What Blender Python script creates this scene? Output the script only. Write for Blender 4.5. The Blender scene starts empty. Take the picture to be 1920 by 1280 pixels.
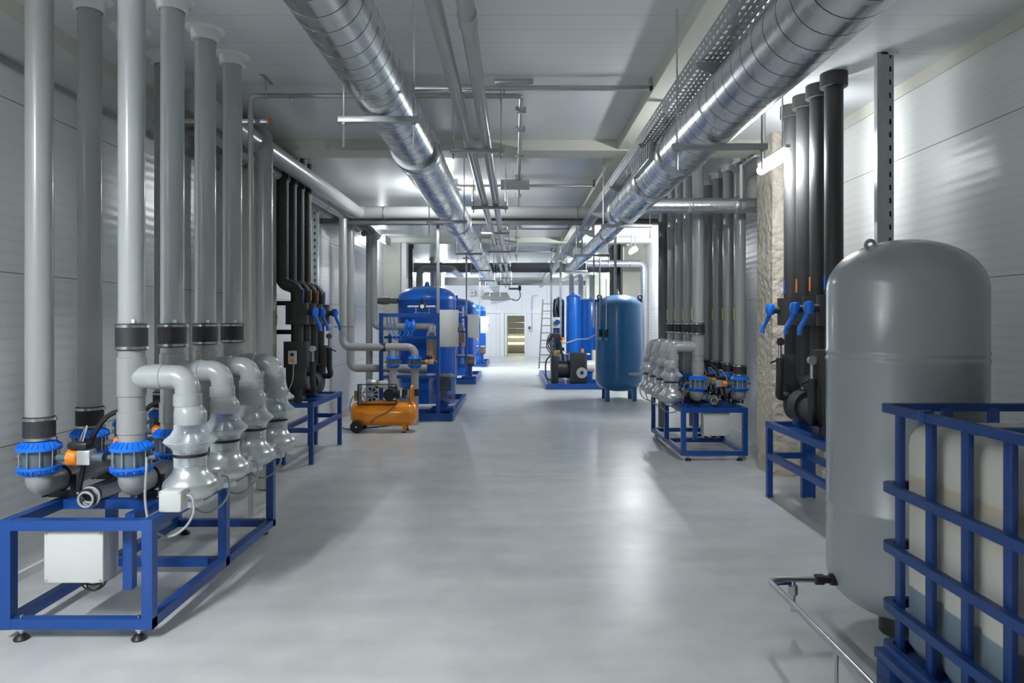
import bpy, bmesh, math, random
from mathutils import Vector, Matrix
random.seed(7)
SC = bpy.context.scene
COL = SC.collection
PI = math.pi
F, CX, CY, H = 1280.0, 965.0, 603.0, 1.5
ZC = 3.34          # ceiling height
XL, XR = -2.88, 3.0

# ------------------------------------------------------------------ materials
def new_mat(name):
    m = bpy.data.materials.new(name); m.use_nodes = True
    nt = m.node_tree
    return m, nt, nt.nodes['Principled BSDF']

def mat(name, col, rough=0.5, metal=0.0, coat=0.0, noise=0.0, nscale=8.0, bump=0.0, bscale=40.0, spec=0.5, rnoise=0.0, bdist=0.02):
    m, nt, b = new_mat(name)
    b.inputs['Base Color'].default_value = (*col, 1)
    b.inputs['Roughness'].default_value = rough
    b.inputs['Metallic'].default_value = metal
    b.inputs['Coat Weight'].default_value = coat
    b.inputs['Coat Roughness'].default_value = 0.12
    b.inputs['Specular IOR Level'].default_value = spec
    if noise or bump or rnoise:
        tc = nt.nodes.new('ShaderNodeTexCoord')
    if noise or rnoise:
        n = nt.nodes.new('ShaderNodeTexNoise'); n.inputs['Scale'].default_value = nscale; n.inputs['Detail'].default_value = 5
        nt.links.new(tc.outputs['Object'], n.inputs['Vector'])
    if noise:
        mx = nt.nodes.new('ShaderNodeMix'); mx.data_type = 'RGBA'
        mx.inputs['A'].default_value = (*[c * (1 - noise) for c in col], 1)
        mx.inputs['B'].default_value = (*[min(1, c * (1 + noise)) for c in col], 1)
        nt.links.new(n.outputs['Fac'], mx.inputs['Factor'])
        nt.links.new(mx.outputs['Result'], b.inputs['Base Color'])
    if rnoise:
        mr = nt.nodes.new('ShaderNodeMapRange')
        mr.inputs['From Min'].default_value = 0.3; mr.inputs['From Max'].default_value = 0.7
        mr.inputs['To Min'].default_value = max(0.02, rough - rnoise); mr.inputs['To Max'].default_value = rough + rnoise
        nt.links.new(n.outputs['Fac'], mr.inputs['Value']); nt.links.new(mr.outputs['Result'], b.inputs['Roughness'])
    if bump:
        n2 = nt.nodes.new('ShaderNodeTexNoise'); n2.inputs['Scale'].default_value = bscale; n2.inputs['Detail'].default_value = 6
        nt.links.new(tc.outputs['Object'], n2.inputs['Vector'])
        bp = nt.nodes.new('ShaderNodeBump'); bp.inputs['Strength'].default_value = bump; bp.inputs['Distance'].default_value = bdist
        nt.links.new(n2.outputs['Fac'], bp.inputs['Height']); nt.links.new(bp.outputs['Normal'], b.inputs['Normal'])
    return m

def panel_mat(name, col, axis, pitch, offset, rough, rib=0.09, jw=0.004, dark=0.35, amp=0.12, dist=0.006):
    """sandwich panel: a thin dark joint every PITCH metres along AXIS and shallow ribs between"""
    m, nt, b = new_mat(name)
    g = nt.nodes.new('ShaderNodeNewGeometry'); s = nt.nodes.new('ShaderNodeSeparateXYZ')
    nt.links.new(g.outputs['Position'], s.inputs['Vector'])
    def math_n(op, a, bb=None, c=None):
        n = nt.nodes.new('ShaderNodeMath'); n.operation = op
        for i, v in enumerate((a, bb, c)):
            if v is None: continue
            if isinstance(v, (int, float)): n.inputs[i].default_value = v
            else: nt.links.new(v, n.inputs[i])
        return n.outputs[0]
    p = math_n('ADD', s.outputs[axis], 100.0 - offset)
    joint = math_n('LESS_THAN', math_n('PINGPONG', p, pitch / 2), jw)
    ribh = math_n('SINE', math_n('MULTIPLY', p, 2 * PI / rib))
    n = nt.nodes.new('ShaderNodeTexNoise'); n.inputs['Scale'].default_value = 1.3; n.inputs['Detail'].default_value = 4
    nt.links.new(g.outputs['Position'], n.inputs['Vector'])
    tint = nt.nodes.new('ShaderNodeMix'); tint.data_type = 'RGBA'
    tint.inputs['A'].default_value = (*[c * 0.94 for c in col], 1); tint.inputs['B'].default_value = (*[min(1, c * 1.05) for c in col], 1)
    nt.links.new(n.outputs['Fac'], tint.inputs['Factor'])
    mx = nt.nodes.new('ShaderNodeMix'); mx.data_type = 'RGBA'
    nt.links.new(joint, mx.inputs['Factor']); nt.links.new(tint.outputs['Result'], mx.inputs['A'])
    mx.inputs['B'].default_value = (*[c * dark for c in col], 1)
    nt.links.new(mx.outputs['Result'], b.inputs['Base Color'])
    rl = math_n('MULTIPLY', math_n('LESS_THAN', math_n('PINGPONG', p, rib / 2), 0.003), 0.10)
    mx2 = nt.nodes.new('ShaderNodeMix'); mx2.data_type = 'RGBA'
    nt.links.new(rl, mx2.inputs['Factor']); nt.links.new(mx.outputs['Result'], mx2.inputs['A']); mx2.inputs['B'].default_value = (0.05, 0.05, 0.05, 1)
    nt.links.new(mx2.outputs['Result'], b.inputs['Base Color'])
    h = math_n('SUBTRACT', math_n('MULTIPLY', ribh, amp), joint)
    # long wobble along the panel so that reflections streak
    bp = nt.nodes.new('ShaderNodeBump'); bp.inputs['Strength'].default_value = 0.5; bp.inputs['Distance'].default_value = dist
    nt.links.new(h, bp.inputs['Height']); nt.links.new(bp.outputs['Normal'], b.inputs['Normal'])
    b.inputs['Roughness'].default_value = rough
    b.inputs['Specular IOR Level'].default_value = 0.5
    return m

def floor_mat():
    m, nt, b = new_mat('polished_concrete')
    g = nt.nodes.new('ShaderNodeNewGeometry')
    def noise(scale, detail, dist=0.0, vec=None):
        n = nt.nodes.new('ShaderNodeTexNoise'); n.inputs['Scale'].default_value = scale; n.inputs['Detail'].default_value = detail
        n.inputs['Distortion'].default_value = dist
        nt.links.new(vec or g.outputs['Position'], n.inputs['Vector']); return n
    big, fine = noise(0.55, 6, 0.3), noise(4.0, 8, 0.2)
    mp = nt.nodes.new('ShaderNodeMapping'); mp.inputs['Scale'].default_value = (0.35, 1.8, 1)
    nt.links.new(g.outputs['Position'], mp.inputs['Vector'])
    streak = noise(2.2, 7, 0.2, mp.outputs['Vector'])
    add = nt.nodes.new('ShaderNodeMath'); add.operation = 'ADD'
    nt.links.new(big.outputs['Fac'], add.inputs[0]); nt.links.new(fine.outputs['Fac'], add.inputs[1])
    add2 = nt.nodes.new('ShaderNodeMath'); add2.operation = 'ADD'
    nt.links.new(add.outputs[0], add2.inputs[0]); nt.links.new(streak.outputs['Fac'], add2.inputs[1])
    cr = nt.nodes.new('ShaderNodeValToRGB')
    cr.color_ramp.elements[0].position = 0.36; cr.color_ramp.elements[0].color = (0.42, 0.44, 0.44, 1)
    cr.color_ramp.elements[1].position = 0.64; cr.color_ramp.elements[1].color = (0.60, 0.615, 0.61, 1)
    dv = nt.nodes.new('ShaderNodeMath'); dv.operation = 'DIVIDE'; dv.inputs[1].default_value = 3.0
    nt.links.new(add2.outputs[0], dv.inputs[0]); nt.links.new(dv.outputs[0], cr.inputs['Fac'])
    # saw-cut joints every 6 m
    s = nt.nodes.new('ShaderNodeSeparateXYZ'); nt.links.new(g.outputs['Position'], s.inputs['Vector'])
    o = nt.nodes.new('ShaderNodeMath'); o.operation = 'ADD'; o.inputs[1].default_value = 60 - 6.62
    nt.links.new(s.outputs['Y'], o.inputs[0])
    pp = nt.nodes.new('ShaderNodeMath'); pp.operation = 'PINGPONG'; pp.inputs[1].default_value = 3.0
    nt.links.new(o.outputs[0], pp.inputs[0])
    lt = nt.nodes.new('ShaderNodeMath'); lt.operation = 'LESS_THAN'; lt.inputs[1].default_value = 0.006
    nt.links.new(pp.outputs[0], lt.inputs[0])
    mx = nt.nodes.new('ShaderNodeMix'); mx.data_type = 'RGBA'
    nt.links.new(lt.outputs[0], mx.inputs['Factor']); nt.links.new(cr.outputs['Color'], mx.inputs['A']); mx.inputs['B'].default_value = (0.27, 0.28, 0.28, 1)
    nt.links.new(mx.outputs['Result'], b.inputs['Base Color'])
    mr = nt.nodes.new('ShaderNodeMapRange'); mr.inputs['From Min'].default_value = 0.35; mr.inputs['From Max'].default_value = 0.65
    mr.inputs['To Min'].default_value = 0.30; mr.inputs['To Max'].default_value = 0.40
    nt.links.new(big.outputs['Fac'], mr.inputs['Value']); nt.links.new(mr.outputs['Result'], b.inputs['Roughness'])
    return m

def clear_mat(name, tint, opacity):
    m, nt, b = new_mat(name)
    out = nt.nodes['Material Output']
    tr = nt.nodes.new('ShaderNodeBsdfTransparent'); tr.inputs['Color'].default_value = (*tint, 1)
    b.inputs['Base Color'].default_value = (0.75, 0.78, 0.8, 1); b.inputs['Roughness'].default_value = 0.12
    b.inputs['Specular IOR Level'].default_value = 0.9
    lw = nt.nodes.new('ShaderNodeLayerWeight'); lw.inputs['Blend'].default_value = 0.4
    ad = nt.nodes.new('ShaderNodeMath'); ad.operation = 'ADD'; ad.use_clamp = True; ad.inputs[1].default_value = opacity
    nt.links.new(lw.outputs['Facing'], ad.inputs[0])
    mx = nt.nodes.new('ShaderNodeMixShader')
    nt.links.new(ad.outputs[0], mx.inputs['Fac']); nt.links.new(tr.outputs[0], mx.inputs[1]); nt.links.new(b.outputs[0], mx.inputs[2])
    nt.links.new(mx.outputs[0], out.inputs['Surface'])
    return m

def bottle_mat():
    """milky plastic bottle, blue-grey liquid showing through below a level, rusty stain bands"""
    m, nt, b = new_mat('milky_plastic')
    g = nt.nodes.new('ShaderNodeNewGeometry'); s = nt.nodes.new('ShaderNodeSeparateXYZ')
    nt.links.new(g.outputs['Position'], s.inputs['Vector'])
    cr = nt.nodes.new('ShaderNodeValToRGB'); e = cr.color_ramp.elements
    cr.color_ramp.interpolation = 'LINEAR'
    e[0].position = 0.0; e[0].color = (0.15, 0.20, 0.245, 1)
    e[1].position = 1.0; e[1].color = (0.53, 0.525, 0.47, 1)
    for p, c in ((0.366, (0.15, 0.20, 0.245, 1)), (0.371, (0.50, 0.495, 0.445, 1)), (0.60, (0.51, 0.505, 0.455, 1)), (0.635, (0.49, 0.45, 0.36, 1)),
                 (0.645, (0.51, 0.50, 0.445, 1)), (0.69, (0.52, 0.505, 0.45, 1)), (0.735, (0.47, 0.40, 0.29, 1)), (0.745, (0.53, 0.525, 0.47, 1))):
        n = e.new(p); n.color = c
    mr = nt.nodes.new('ShaderNodeMapRange'); mr.inputs['From Max'].default_value = 1.2
    nt.links.new(s.outputs['Z'], mr.inputs['Value']); nt.links.new(mr.outputs['Result'], cr.inputs['Fac'])
    nt.links.new(cr.outputs['Color'], b.inputs['Base Color'])
    b.inputs['Roughness'].default_value = 0.42
    b.inputs['Subsurface Weight'].default_value = 0.0
    return m

def emit_mat(name, col, strength):
    m, nt, b = new_mat(name)
    b.inputs['Base Color'].default_value = (0.9, 0.9, 0.9, 1)
    b.inputs['Emission Color'].default_value = (*col, 1); b.inputs['Emission Strength'].default_value = strength
    return m

M = {}
M['wall'] = panel_mat('white_wall_panel', (0.70, 0.72, 0.705), 'Z', 0.985, 0.325, 0.30, 0.07, 0.0035, 0.35, 0.16, 0.006)
M['ceil'] = panel_mat('white_ceiling_panel', (0.66, 0.69, 0.705), 'Y', 0.2, 0.1, 0.26, 0.2, 0.0025, 0.80, 0.10, 0.004)
M['walldark'] = mat('darkened_back_wall', (0.12, 0.125, 0.13), 0.6)  # unseen wall behind the camera, darkened so it bounces less light
M['farwall'] = panel_mat('white_end_wall_panel', (0.80, 0.81, 0.84), 'X', 1.1, 0.2, 0.4, 0.1)
M['floor'] = floor_mat()
M['cream'] = mat('cream_painted_steel', (0.60, 0.60, 0.53), 0.5)
M['trimwhite'] = mat('white_trim', (0.78, 0.79, 0.78), 0.45)
M['concrete'] = mat('cast_concrete', (0.45, 0.45, 0.38), 0.85, noise=0.18, nscale=3, bump=0.25, bscale=15)
M['rough'] = mat('rough_sprayed_render', (0.53, 0.475, 0.40), 0.9, noise=0.25, nscale=9, bump=1.0, bscale=14, bdist=0.06)
M['pvc'] = mat('grey_pvc', (0.33, 0.335, 0.33), 0.30, coat=0.25)
M['pvclight'] = mat('light_grey_pvc', (0.39, 0.41, 0.42), 0.28, coat=0.25)
M['pvcdark'] = mat('dark_grey_pvc', (0.13, 0.135, 0.135), 0.38)
M['rubber'] = mat('black_rubber', (0.022, 0.024, 0.026), 0.62, noise=0.3, nscale=25)
M['foam'] = mat('black_foam_insulation', (0.026, 0.026, 0.0265), 0.62, bump=0.08, bscale=90)
M['black'] = mat('black_plastic', (0.012, 0.013, 0.015), 0.4)
M['steel'] = mat('stainless_steel', (0.62, 0.63, 0.64), 0.25, 1.0)
M['galv'] = mat('galvanised_steel', (0.48, 0.50, 0.52), 0.38, 0.9, noise=0.15, nscale=18, rnoise=0.1)
M['duct'] = mat('spiral_duct_metal', (0.66, 0.69, 0.71), 0.27, 1.0, noise=0.06, nscale=7, rnoise=0.07)
M['seam'] = mat('duct_seam_metal', (0.10, 0.11, 0.12), 0.5, 0.6)
M['ladder'] = mat('weathered_ladder_steel', (0.16, 0.14, 0.125), 0.5, 0.4)
M['foil'] = mat('foil_cladding', (0.72, 0.74, 0.77), 0.26, 0.9, bump=0.18, bscale=22)
M['bluering'] = mat('bright_blue_plastic', (0.005, 0.17, 0.78), 0.32, coat=0.2)
M['valve'] = mat('slate_grey_plastic', (0.10, 0.14, 0.165), 0.4)
M['frame'] = mat('blue_frame_paint', (0.003, 0.052, 0.25), 0.42, coat=0.12)
M['cage'] = mat('navy_cage_paint', (0.003, 0.028, 0.135), 0.45, coat=0.08)
M['tankblue'] = mat('blue_tank_paint', (0.004, 0.165, 0.74), 0.27, coat=0.4)
M['tankpetrol'] = mat('petrol_blue_tank_paint', (0.01, 0.115, 0.29), 0.3, coat=0.35)
M['tankgrey'] = mat('grey_tank_paint', (0.275, 0.295, 0.31), 0.24, coat=0.4)
M['orange'] = mat('orange_paint', (0.85, 0.27, 0.004), 0.28, coat=0.4)
M['orangecap'] = mat('orange_plastic', (0.88, 0.25, 0.01), 0.4)
M['rust'] = mat('rust_orange_cap', (0.55, 0.14, 0.03), 0.5)
M['silver'] = mat('silver_fan_paint', (0.66, 0.69, 0.69), 0.28, 0.7)
M['clear'] = clear_mat('clear_plastic', (0.86, 0.90, 0.93), 0.16)
M['wrap'] = clear_mat('blue_tinted_wrap', (0.25, 0.5, 0.85), 0.1)
M['boxwhite'] = mat('white_plastic_box', (0.58, 0.59, 0.58), 0.45)
M['boxpaint'] = mat('light_grey_cabinet', (0.50, 0.51, 0.51), 0.42)
M['cable'] = mat('grey_cable', (0.38, 0.39, 0.38), 0.5)
M['cableblack'] = mat('black_cable', (0.015, 0.016, 0.018), 0.45)
M['hoseblue'] = mat('blue_air_hose', (0.02, 0.2, 0.75), 0.4)
M['bottle'] = bottle_mat()
M['brownwrap'] = mat('brown_filter_sleeve', (0.33, 0.24, 0.19), 0.35, coat=0.3)
M['tape_b'] = mat('blue_marking', (0.01, 0.12, 0.6), 0.5)
M['tape_o'] = mat('orange_marking', (0.75, 0.22, 0.03), 0.5)
M['tape_y'] = mat('yellow_marking', (0.75, 0.68, 0.05), 0.5)
M['brass'] = mat('brass', (0.55, 0.40, 0.16), 0.3, 1.0)
M['copper'] = mat('copper_windings', (0.5, 0.22, 0.10), 0.3, 1.0)
M['creamwhite'] = mat('cream_enamel', (0.72, 0.70, 0.60), 0.35)
M['yellowwall'] = mat('yellowish_room_wall', (0.60, 0.585, 0.48), 0.7)
M['tube'] = emit_mat('lit_tube', (0.93, 0.97, 1.0), 650.0)
M['tubebright'] = emit_mat('lit_bright_tube', (0.95, 0.98, 1.0), 620.0)
M['tubewarm'] = emit_mat('lit_side_tube', (0.95, 0.98, 1.0), 210.0)
M['tubemid'] = emit_mat('lit_mid_tube', (0.93, 0.97, 1.0), 560.0)
M['tubefar'] = emit_mat('lit_far_tube', (0.86, 0.91, 1.0), 105.0)
M['strip'] = emit_mat('lit_yellow_strip', (1.0, 0.93, 0.55), 6.0)
M['sticker'] = mat('white_sticker', (0.85, 0.85, 0.85), 0.5)

# ------------------------------------------------------------------ mesh builder
class MB:
    def __init__(self): self.v = []; self.f = []; self.dark = []
    def add(self, vs, fs):
        b = len(self.v); self.v += [tuple(p) for p in vs]; self.f += [tuple(i + b for i in q) for q in fs]; return self
    def box(self, x0, x1, y0, y1, z0, z1, bev=0.0):
        if x0 > x1: x0, x1 = x1, x0
        if y0 > y1: y0, y1 = y1, y0
        if z0 > z1: z0, z1 = z1, z0
        vs = [(x, y, z) for x in (x0, x1) for y in (y0, y1) for z in (z0, z1)]
        fs = [(0, 1, 3, 2), (4, 6, 7, 5), (0, 4, 5, 1), (2, 3, 7, 6), (0, 2, 6, 4), (1, 5, 7, 3)]
        if bev <= 0: return self.add(vs, fs)
        bm = bmesh.new(); bv = [bm.verts.new(p) for p in vs]
        for q in fs: bm.faces.new([bv[i] for i in q])
        bev = min(bev, 0.45 * min(x1 - x0, y1 - y0, z1 - z0))
        bmesh.ops.bevel(bm, geom=bm.edges[:], offset=bev, segments=2, profile=0.5, affect='EDGES')
        bm.verts.index_update()
        r = self.add([v.co[:] for v in bm.verts], [[v.index for v in f.verts] for f in bm.faces]); bm.free(); return r
    def bar(self, p0, p1, w, h=None, up=(0, 0, 1)):
        """rectangular bar between two points"""
        h = h or w; p0, p1 = Vector(p0), Vector(p1); d = (p1 - p0).normalized(); up = Vector(up)
        if abs(d.dot(up)) > 0.95: up = Vector((0, 1, 0))
        s = d.cross(up).normalized(); u = s.cross(d)
        vs = [p + s * a * w / 2 + u * b * h / 2 for p in (p0, p1) for a, b in ((-1, -1), (1, -1), (1, 1), (-1, 1))]
        return self.add(vs, [(0, 3, 2, 1), (4, 5, 6, 7), (0, 1, 5, 4), (1, 2, 6, 5), (2, 3, 7, 6), (3, 0, 4, 7)])
    def sweep(self, pts, radii, n=16, caps=True, closed=False):
        pts = [Vector(p) for p in pts]; m = len(pts)
        if not isinstance(radii, (list, tuple)): radii = [radii] * m
        tang = []
        for i in range(m):
            a = pts[(i - 1) % m] if closed or i else pts[i]; b = pts[(i + 1) % m] if closed or i < m - 1 else pts[i]
            t = b - a; tang.append(t.normalized() if t.length > 1e-9 else Vector((0, 0, 1)))
        ref = Vector((0, 0, 1)) if abs(tang[0].z) < 0.9 else Vector((1, 0, 0))
        nrm = (ref - tang[0] * ref.dot(tang[0])).normalized()
        vs, fs = [], []
        for i in range(m):
            if i:
                nrm = nrm - tang[i] * nrm.dot(tang[i])
                nrm = nrm.normalized() if nrm.length > 1e-6 else tang[i].orthogonal().normalized()
            bi = tang[i].cross(nrm)
            for k in range(n):
                a = 2 * PI * k / n
                vs.append(pts[i] + (nrm * math.cos(a) + bi * math.sin(a)) * radii[i])
        for i in range(m if closed else m - 1):
            j = (i + 1) % m
            for k in range(n):
                fs.append((i * n + k, i * n + (k + 1) % n, j * n + (k + 1) % n, j * n + k))
        if caps and not closed:
            fs.append(tuple(range(n))[::-1]); fs.append(tuple((m - 1) * n + k for k in range(n)))
        return self.add(vs, fs)
    def cyl(self, p0, p1, r, n=24, r1=None, caps=True): return self.sweep([p0, p1], [r, r if r1 is None else r1], n, caps)
    def tube(self, pts, r, bend=0.0, n=16, seg=6): return self.sweep(fillet(pts, bend, seg) if bend else pts, r, n)
    def lathe(self, c, prof, axis='z', n=32, caps=True):
        """profile of (radius, height along the axis) turned about the axis through c"""
        c = Vector(c); vs, fs = [], []
        for r, h in prof:
            for k in range(n):
                a = 2 * PI * k / n; x, y = r * math.cos(a), r * math.sin(a)
                vs.append(c + {'z': Vector((x, y, h)), 'y': Vector((x, h, -y)), 'x': Vector((h, x, y))}[axis])
        m = len(prof)
        for i in range(m - 1):
            for k in range(n): fs.append((i * n + k, i * n + (k + 1) % n, (i + 1) * n + (k + 1) % n, (i + 1) * n + k))
        if caps:
            if prof[0][0] > 1e-5: fs.append(tuple(range(n))[::-1])
            if prof[-1][0] > 1e-5: fs.append(tuple((m - 1) * n + k for k in range(n)))
        return self.add(vs, fs)
    def torus(self, c, R, r, axis='z', n=32, k=10):
        c = Vector(c); pts = []
        for i in range(n):
            a = 2 * PI * i / n; x, y = R * math.cos(a), R * math.sin(a)
            pts.append(c + {'z': Vector((x, y, 0)), 'y': Vector((x, 0, y)), 'x': Vector((0, x, y))}[axis])
        return self.sweep(pts, r, k, closed=True)
    def prism(self, poly, axis, a, b):
        n = len(poly)
        def P(p, t): return {'x': (t, p[0], p[1]), 'y': (p[0], t, p[1]), 'z': (p[0], p[1], t)}[axis]
        vs = [P(p, a) for p in poly] + [P(p, b) for p in poly]
        return self.add(vs, [tuple(range(n))[::-1], tuple(range(n, 2 * n))] + [(i, (i + 1) % n, n + (i + 1) % n, n + i) for i in range(n)])
    def grid(self, origin, u, v, us, vs_, hole):
        """perforated sheet: welded quads over the breaks us x vs_, quad (i, j) left out where hole(i, j)"""
        o, u, v = Vector(origin), Vector(u), Vector(v)
        P = [o + u * a + v * b for a in us for b in vs_]; n = len(vs_)
        return self.add(P, [(i * n + j, (i + 1) * n + j, (i + 1) * n + j + 1, i * n + j + 1) for i in range(len(us) - 1) for j in range(n - 1) if not hole(i, j)])
    def build(self, name, m, parent=None, smooth=40, solid=0.0):
        off = Vector((0, 0, 0)); p = parent
        while p is not None: off += p.location; p = p.parent
        me = bpy.data.meshes.new(name)
        me.from_pydata([Vector(q) - off for q in self.v], [], self.f)
        bm = bmesh.new(); bm.from_mesh(me); bmesh.ops.recalc_face_normals(bm, faces=bm.faces[:]); bm.to_mesh(me); bm.free()
        if smooth:
            me.polygons.foreach_set('use_smooth', [True] * len(me.polygons))
            me.set_sharp_from_angle(angle=math.radians(smooth))
        me.materials.append(m if not isinstance(m, str) else M[m])
        if self.dark:
            me.materials.append(M['seam'])
            for i in self.dark:
                if i < len(me.polygons): me.polygons[i].material_index = 1
        o = bpy.data.objects.new(name, me); COL.objects.link(o); o.parent = parent
        if solid:
            s = o.modifiers.new('thickness', 'SOLIDIFY'); s.thickness = solid; s.offset = 0
        return o

def fillet(pts, r, seg=6):
    pts = [Vector(p) for p in pts]; out = [pts[0]]
    for i in range(1, len(pts) - 1):
        a, b, c = pts[i - 1], pts[i], pts[i + 1]
        d0, d1 = (a - b), (c - b)
        if d0.length < 1e-6 or d1.length < 1e-6: continue
        ang = d0.angle(d1)
        if ang > PI - 0.02: out.append(b); continue
        t = min(r / math.tan(ang / 2), 0.49 * d0.length, 0.49 * d1.length); rr = t * math.tan(ang / 2)
        d0n, d1n = d0.normalized(), d1.normalized()
        cen = b + (d0n + d1n).normalized() * (rr / math.sin(ang / 2))
        s, e = b + d0n * t - cen, b + d1n * t - cen
        tot = PI - ang; ax = s.cross(e).normalized()
        for k in range(seg + 1): out.append(cen + Matrix.Rotation(tot * k / seg, 3, ax) @ s)
    out.append(pts[-1]); return out

def curve_pts(pts, n=8):
    """Catmull-Rom through the points"""
    P = [Vector(p) for p in pts]; P = [P[0] * 2 - P[1]] + P + [P[-1] * 2 - P[-2]]; out = []
    for i in range(1, len(P) - 2):
        for k in range(n):
            t = k / n; a, b, c, d = P[i - 1:i + 3]
            out.append(0.5 * (2 * b + (c - a) * t + (2 * a - 5 * b + 4 * c - d) * t * t + (3 * b - a - 3 * c + d) * t ** 3))
    return out + [P[-2]]

def tag(o, label, cat, group=None, kind=None):
    o['label'] = label; o['category'] = cat
    if group: o['group'] = group
    if kind: o['kind'] = kind
    return o
def thing(name, label, cat, loc=(0, 0, 0), group=None):
    o = bpy.data.objects.new(name, None); o.empty_display_size = 0.1; COL.objects.link(o); o.location = loc
    return tag(o, label, cat, group)
def struct(o): o['kind'] = 'structure'; return o
def copy_tree(o, loc, rz=0.0, label=None, group=None):
    r = o.copy(); COL.objects.link(r); r.location = loc; r.rotation_euler = (0, 0, rz)
    if label: r['label'] = label
    if group: r['group'] = group
    for ch in [c for c in o.children]:
        c = ch.copy(); COL.objects.link(c); c.parent = r
        for g in [c2 for c2 in ch.children]:
            d = g.copy(); COL.objects.link(d); d.parent = c
    return r
NTH = ['first', 'second', 'third', 'fourth', 'fifth', 'sixth', 'seventh', 'eighth']

# ------------------------------------------------------------------ the room
Y0, Y1 = -6.0, 29.5
struct(MB().box(XL - 0.2, XR + 0.2, Y0 - 0.2, 38, -0.2, 0).build('floor', 'floor', smooth=0))
struct(MB().box(XL - 0.2, XR + 0.2, Y0 - 0.2, Y1 + 0.2, ZC, ZC + 0.2).build('ceiling', 'ceil', smooth=0))
struct(MB().box(XL - 0.2, XL, Y0, Y1, 0, ZC).build('wall_left', 'wall', smooth=0))
struct(MB().box(XR, XR + 0.2, Y0, Y1, 0, ZC).build('wall_right', 'wall', smooth=0))
struct(MB().box(XL - 0.2, XR + 0.2, Y0 - 0.2, Y0, 0, ZC).build('wall_back', 'walldark', smooth=0))
DX0, DX1, DZ = -0.33, 0.42, 1.76
w = MB().box(XL, DX0, Y1, Y1 + 0.2, 0, ZC).box(DX1, XR, Y1, Y1 + 0.2, 0, ZC).box(DX0, DX1, Y1, Y1 + 0.2, DZ, ZC)
struct(w.build('wall_front', 'farwall', smooth=0))
# cornice strips along the ceiling edges and floor coves
for nm, x0, x1 in (('trim_1', XL, XL + 0.015), ('trim_2', XR - 0.015, XR)):
    struct(MB().box(x0, x1, Y0, Y1, ZC - 0.10, ZC).build(nm, 'cream', smooth=0))
struct(MB().box(XL, XL + 0.02, Y0, Y1, 0, 0.05).build('baseboard_left', 'trimwhite', smooth=0))
struct(MB().box(XR - 0.02, XR, Y0, Y1, 0, 0.05).build('baseboard_right', 'trimwhite', smooth=0))
# boxed beams: transverse every 8 m, one long one
for i, y in enumerate((-1.1, 6.9, 14.9, 22.9)):
    struct(MB().box(XL, XR, y, y + 0.32, ZC - 0.11, ZC, 0.004).build('beam_cross' if not i else 'beam_cross', 'cream', smooth=0))
struct(MB().box(1.04, 1.30, Y0, Y1, ZC - 0.10, ZC, 0.004).build('beam_long', 'cream', smooth=0))
# columns
for y in (6.62, 14.8, 22.8):
    m_ = 'rough' if y < 10 else 'concrete'
    struct(MB().box(2.50, XR, y + (1.0 if y > 10 else 0), y + 0.42 + (1.0 if y > 10 else 0), 0, ZC).build('column', m_, smooth=0))
    struct(MB().box(XL, -2.50, y + 0.15, y + 0.55, 0, ZC).build('column', 'concrete', smooth=0))
    if y > 10:
        struct(MB().box(-2.50, -2.38, y + 0.20, y + 0.5, 0, ZC - 0.11, 0.004).build('trim_3', 'trimwhite', smooth=0))
# end wall: door frame, rail, room beyond
fr = MB().box(DX0 - 0.09, DX0, Y1 - 0.05, Y1 + 0.2, 0, DZ + 0.09, 0.005).box(DX1, DX1 + 0.09, Y1 - 0.05, Y1 + 0.2, 0, DZ + 0.09, 0.005).box(DX0, DX1, Y1 - 0.05, Y1 + 0.2, DZ, DZ + 0.09, 0.005)
d = struct(fr.build('door_1', 'trimwhite', smooth=0))
MB().box(DX0 - 0.0, DX0 + 0.03, Y1 + 0.2, Y1 + 0.9, 0.01, DZ - 0.02, 0.004).build('door_leaf', 'boxpaint', d)
MB().cyl((DX0 + 0.03, Y1 + 0.82, 0.95), (DX0 + 0.09, Y1 + 0.82, 0.95), 0.012, 10).build('door_handle', 'steel', d)
struct(MB().box(XL, XR, Y1 - 0.04, Y1, 1.80 + 0.06, 1.98, 0.004).build('trim_4', 'trimwhite', smooth=0))
struct(MB().box(-0.62, -0.46, Y1 - 0.06, Y1, 0, 1.86, 0.004).build('trim_5', 'trimwhite', smooth=0))
struct(MB().box(-2.2, 2.2, 37.6, 37.8, 0, 3.0).box(-2.2, -2.0, Y1 + 0.2, 37.8, 0, 3.0).box(2.0, 2.2, Y1 + 0.2, 37.8, 0, 3.0).build('wall_room_beyond', 'yellowwall', smooth=0))
struct(MB().box(-2.2, 2.2, Y1 + 0.2, 37.8, 3.0, 3.2).build('ceiling_room_beyond', 'yellowwall', smooth=0))
t = thing('shelf_bench', 'pale yellow bench with lit strips seen through the far doorway', 'bench', (0, 33, 0))
MB().box(-1.2, 1.4, 33, 33.9, 0.05, 0.42, 0.01).build('bench_base', 'yellowwall', t)
MB().box(-1.2, 1.4, 32.98, 33.0, 0.42, 0.50).build('light_strip', 'strip', t)
MB().box(-1.2, 1.4, 33.9, 34.0, 0.42, 0.9).build('back_panel', 'yellowwall', t)
for k in range(3): MB().box(-0.75 + k * 0.52, -0.28 + k * 0.52, 33.88, 33.9, 0.72, 0.77).build('light_strip', 'strip', t)
t = thing('handrail', 'grey steel guard rail crossing the room beyond the far doorway', 'rail', (0, 35, 0))
for z in (1.15, 1.45): MB().cyl((-1.8, 35, z), (1.8, 35, z), 0.03, 10).build('rail_bar', 'galv', t)
for x in (-1.5, 0.05, 1.5): MB().cyl((x, 35, 0), (x, 35, 1.45), 0.025, 10).build('rail_post', 'galv', t)

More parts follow.
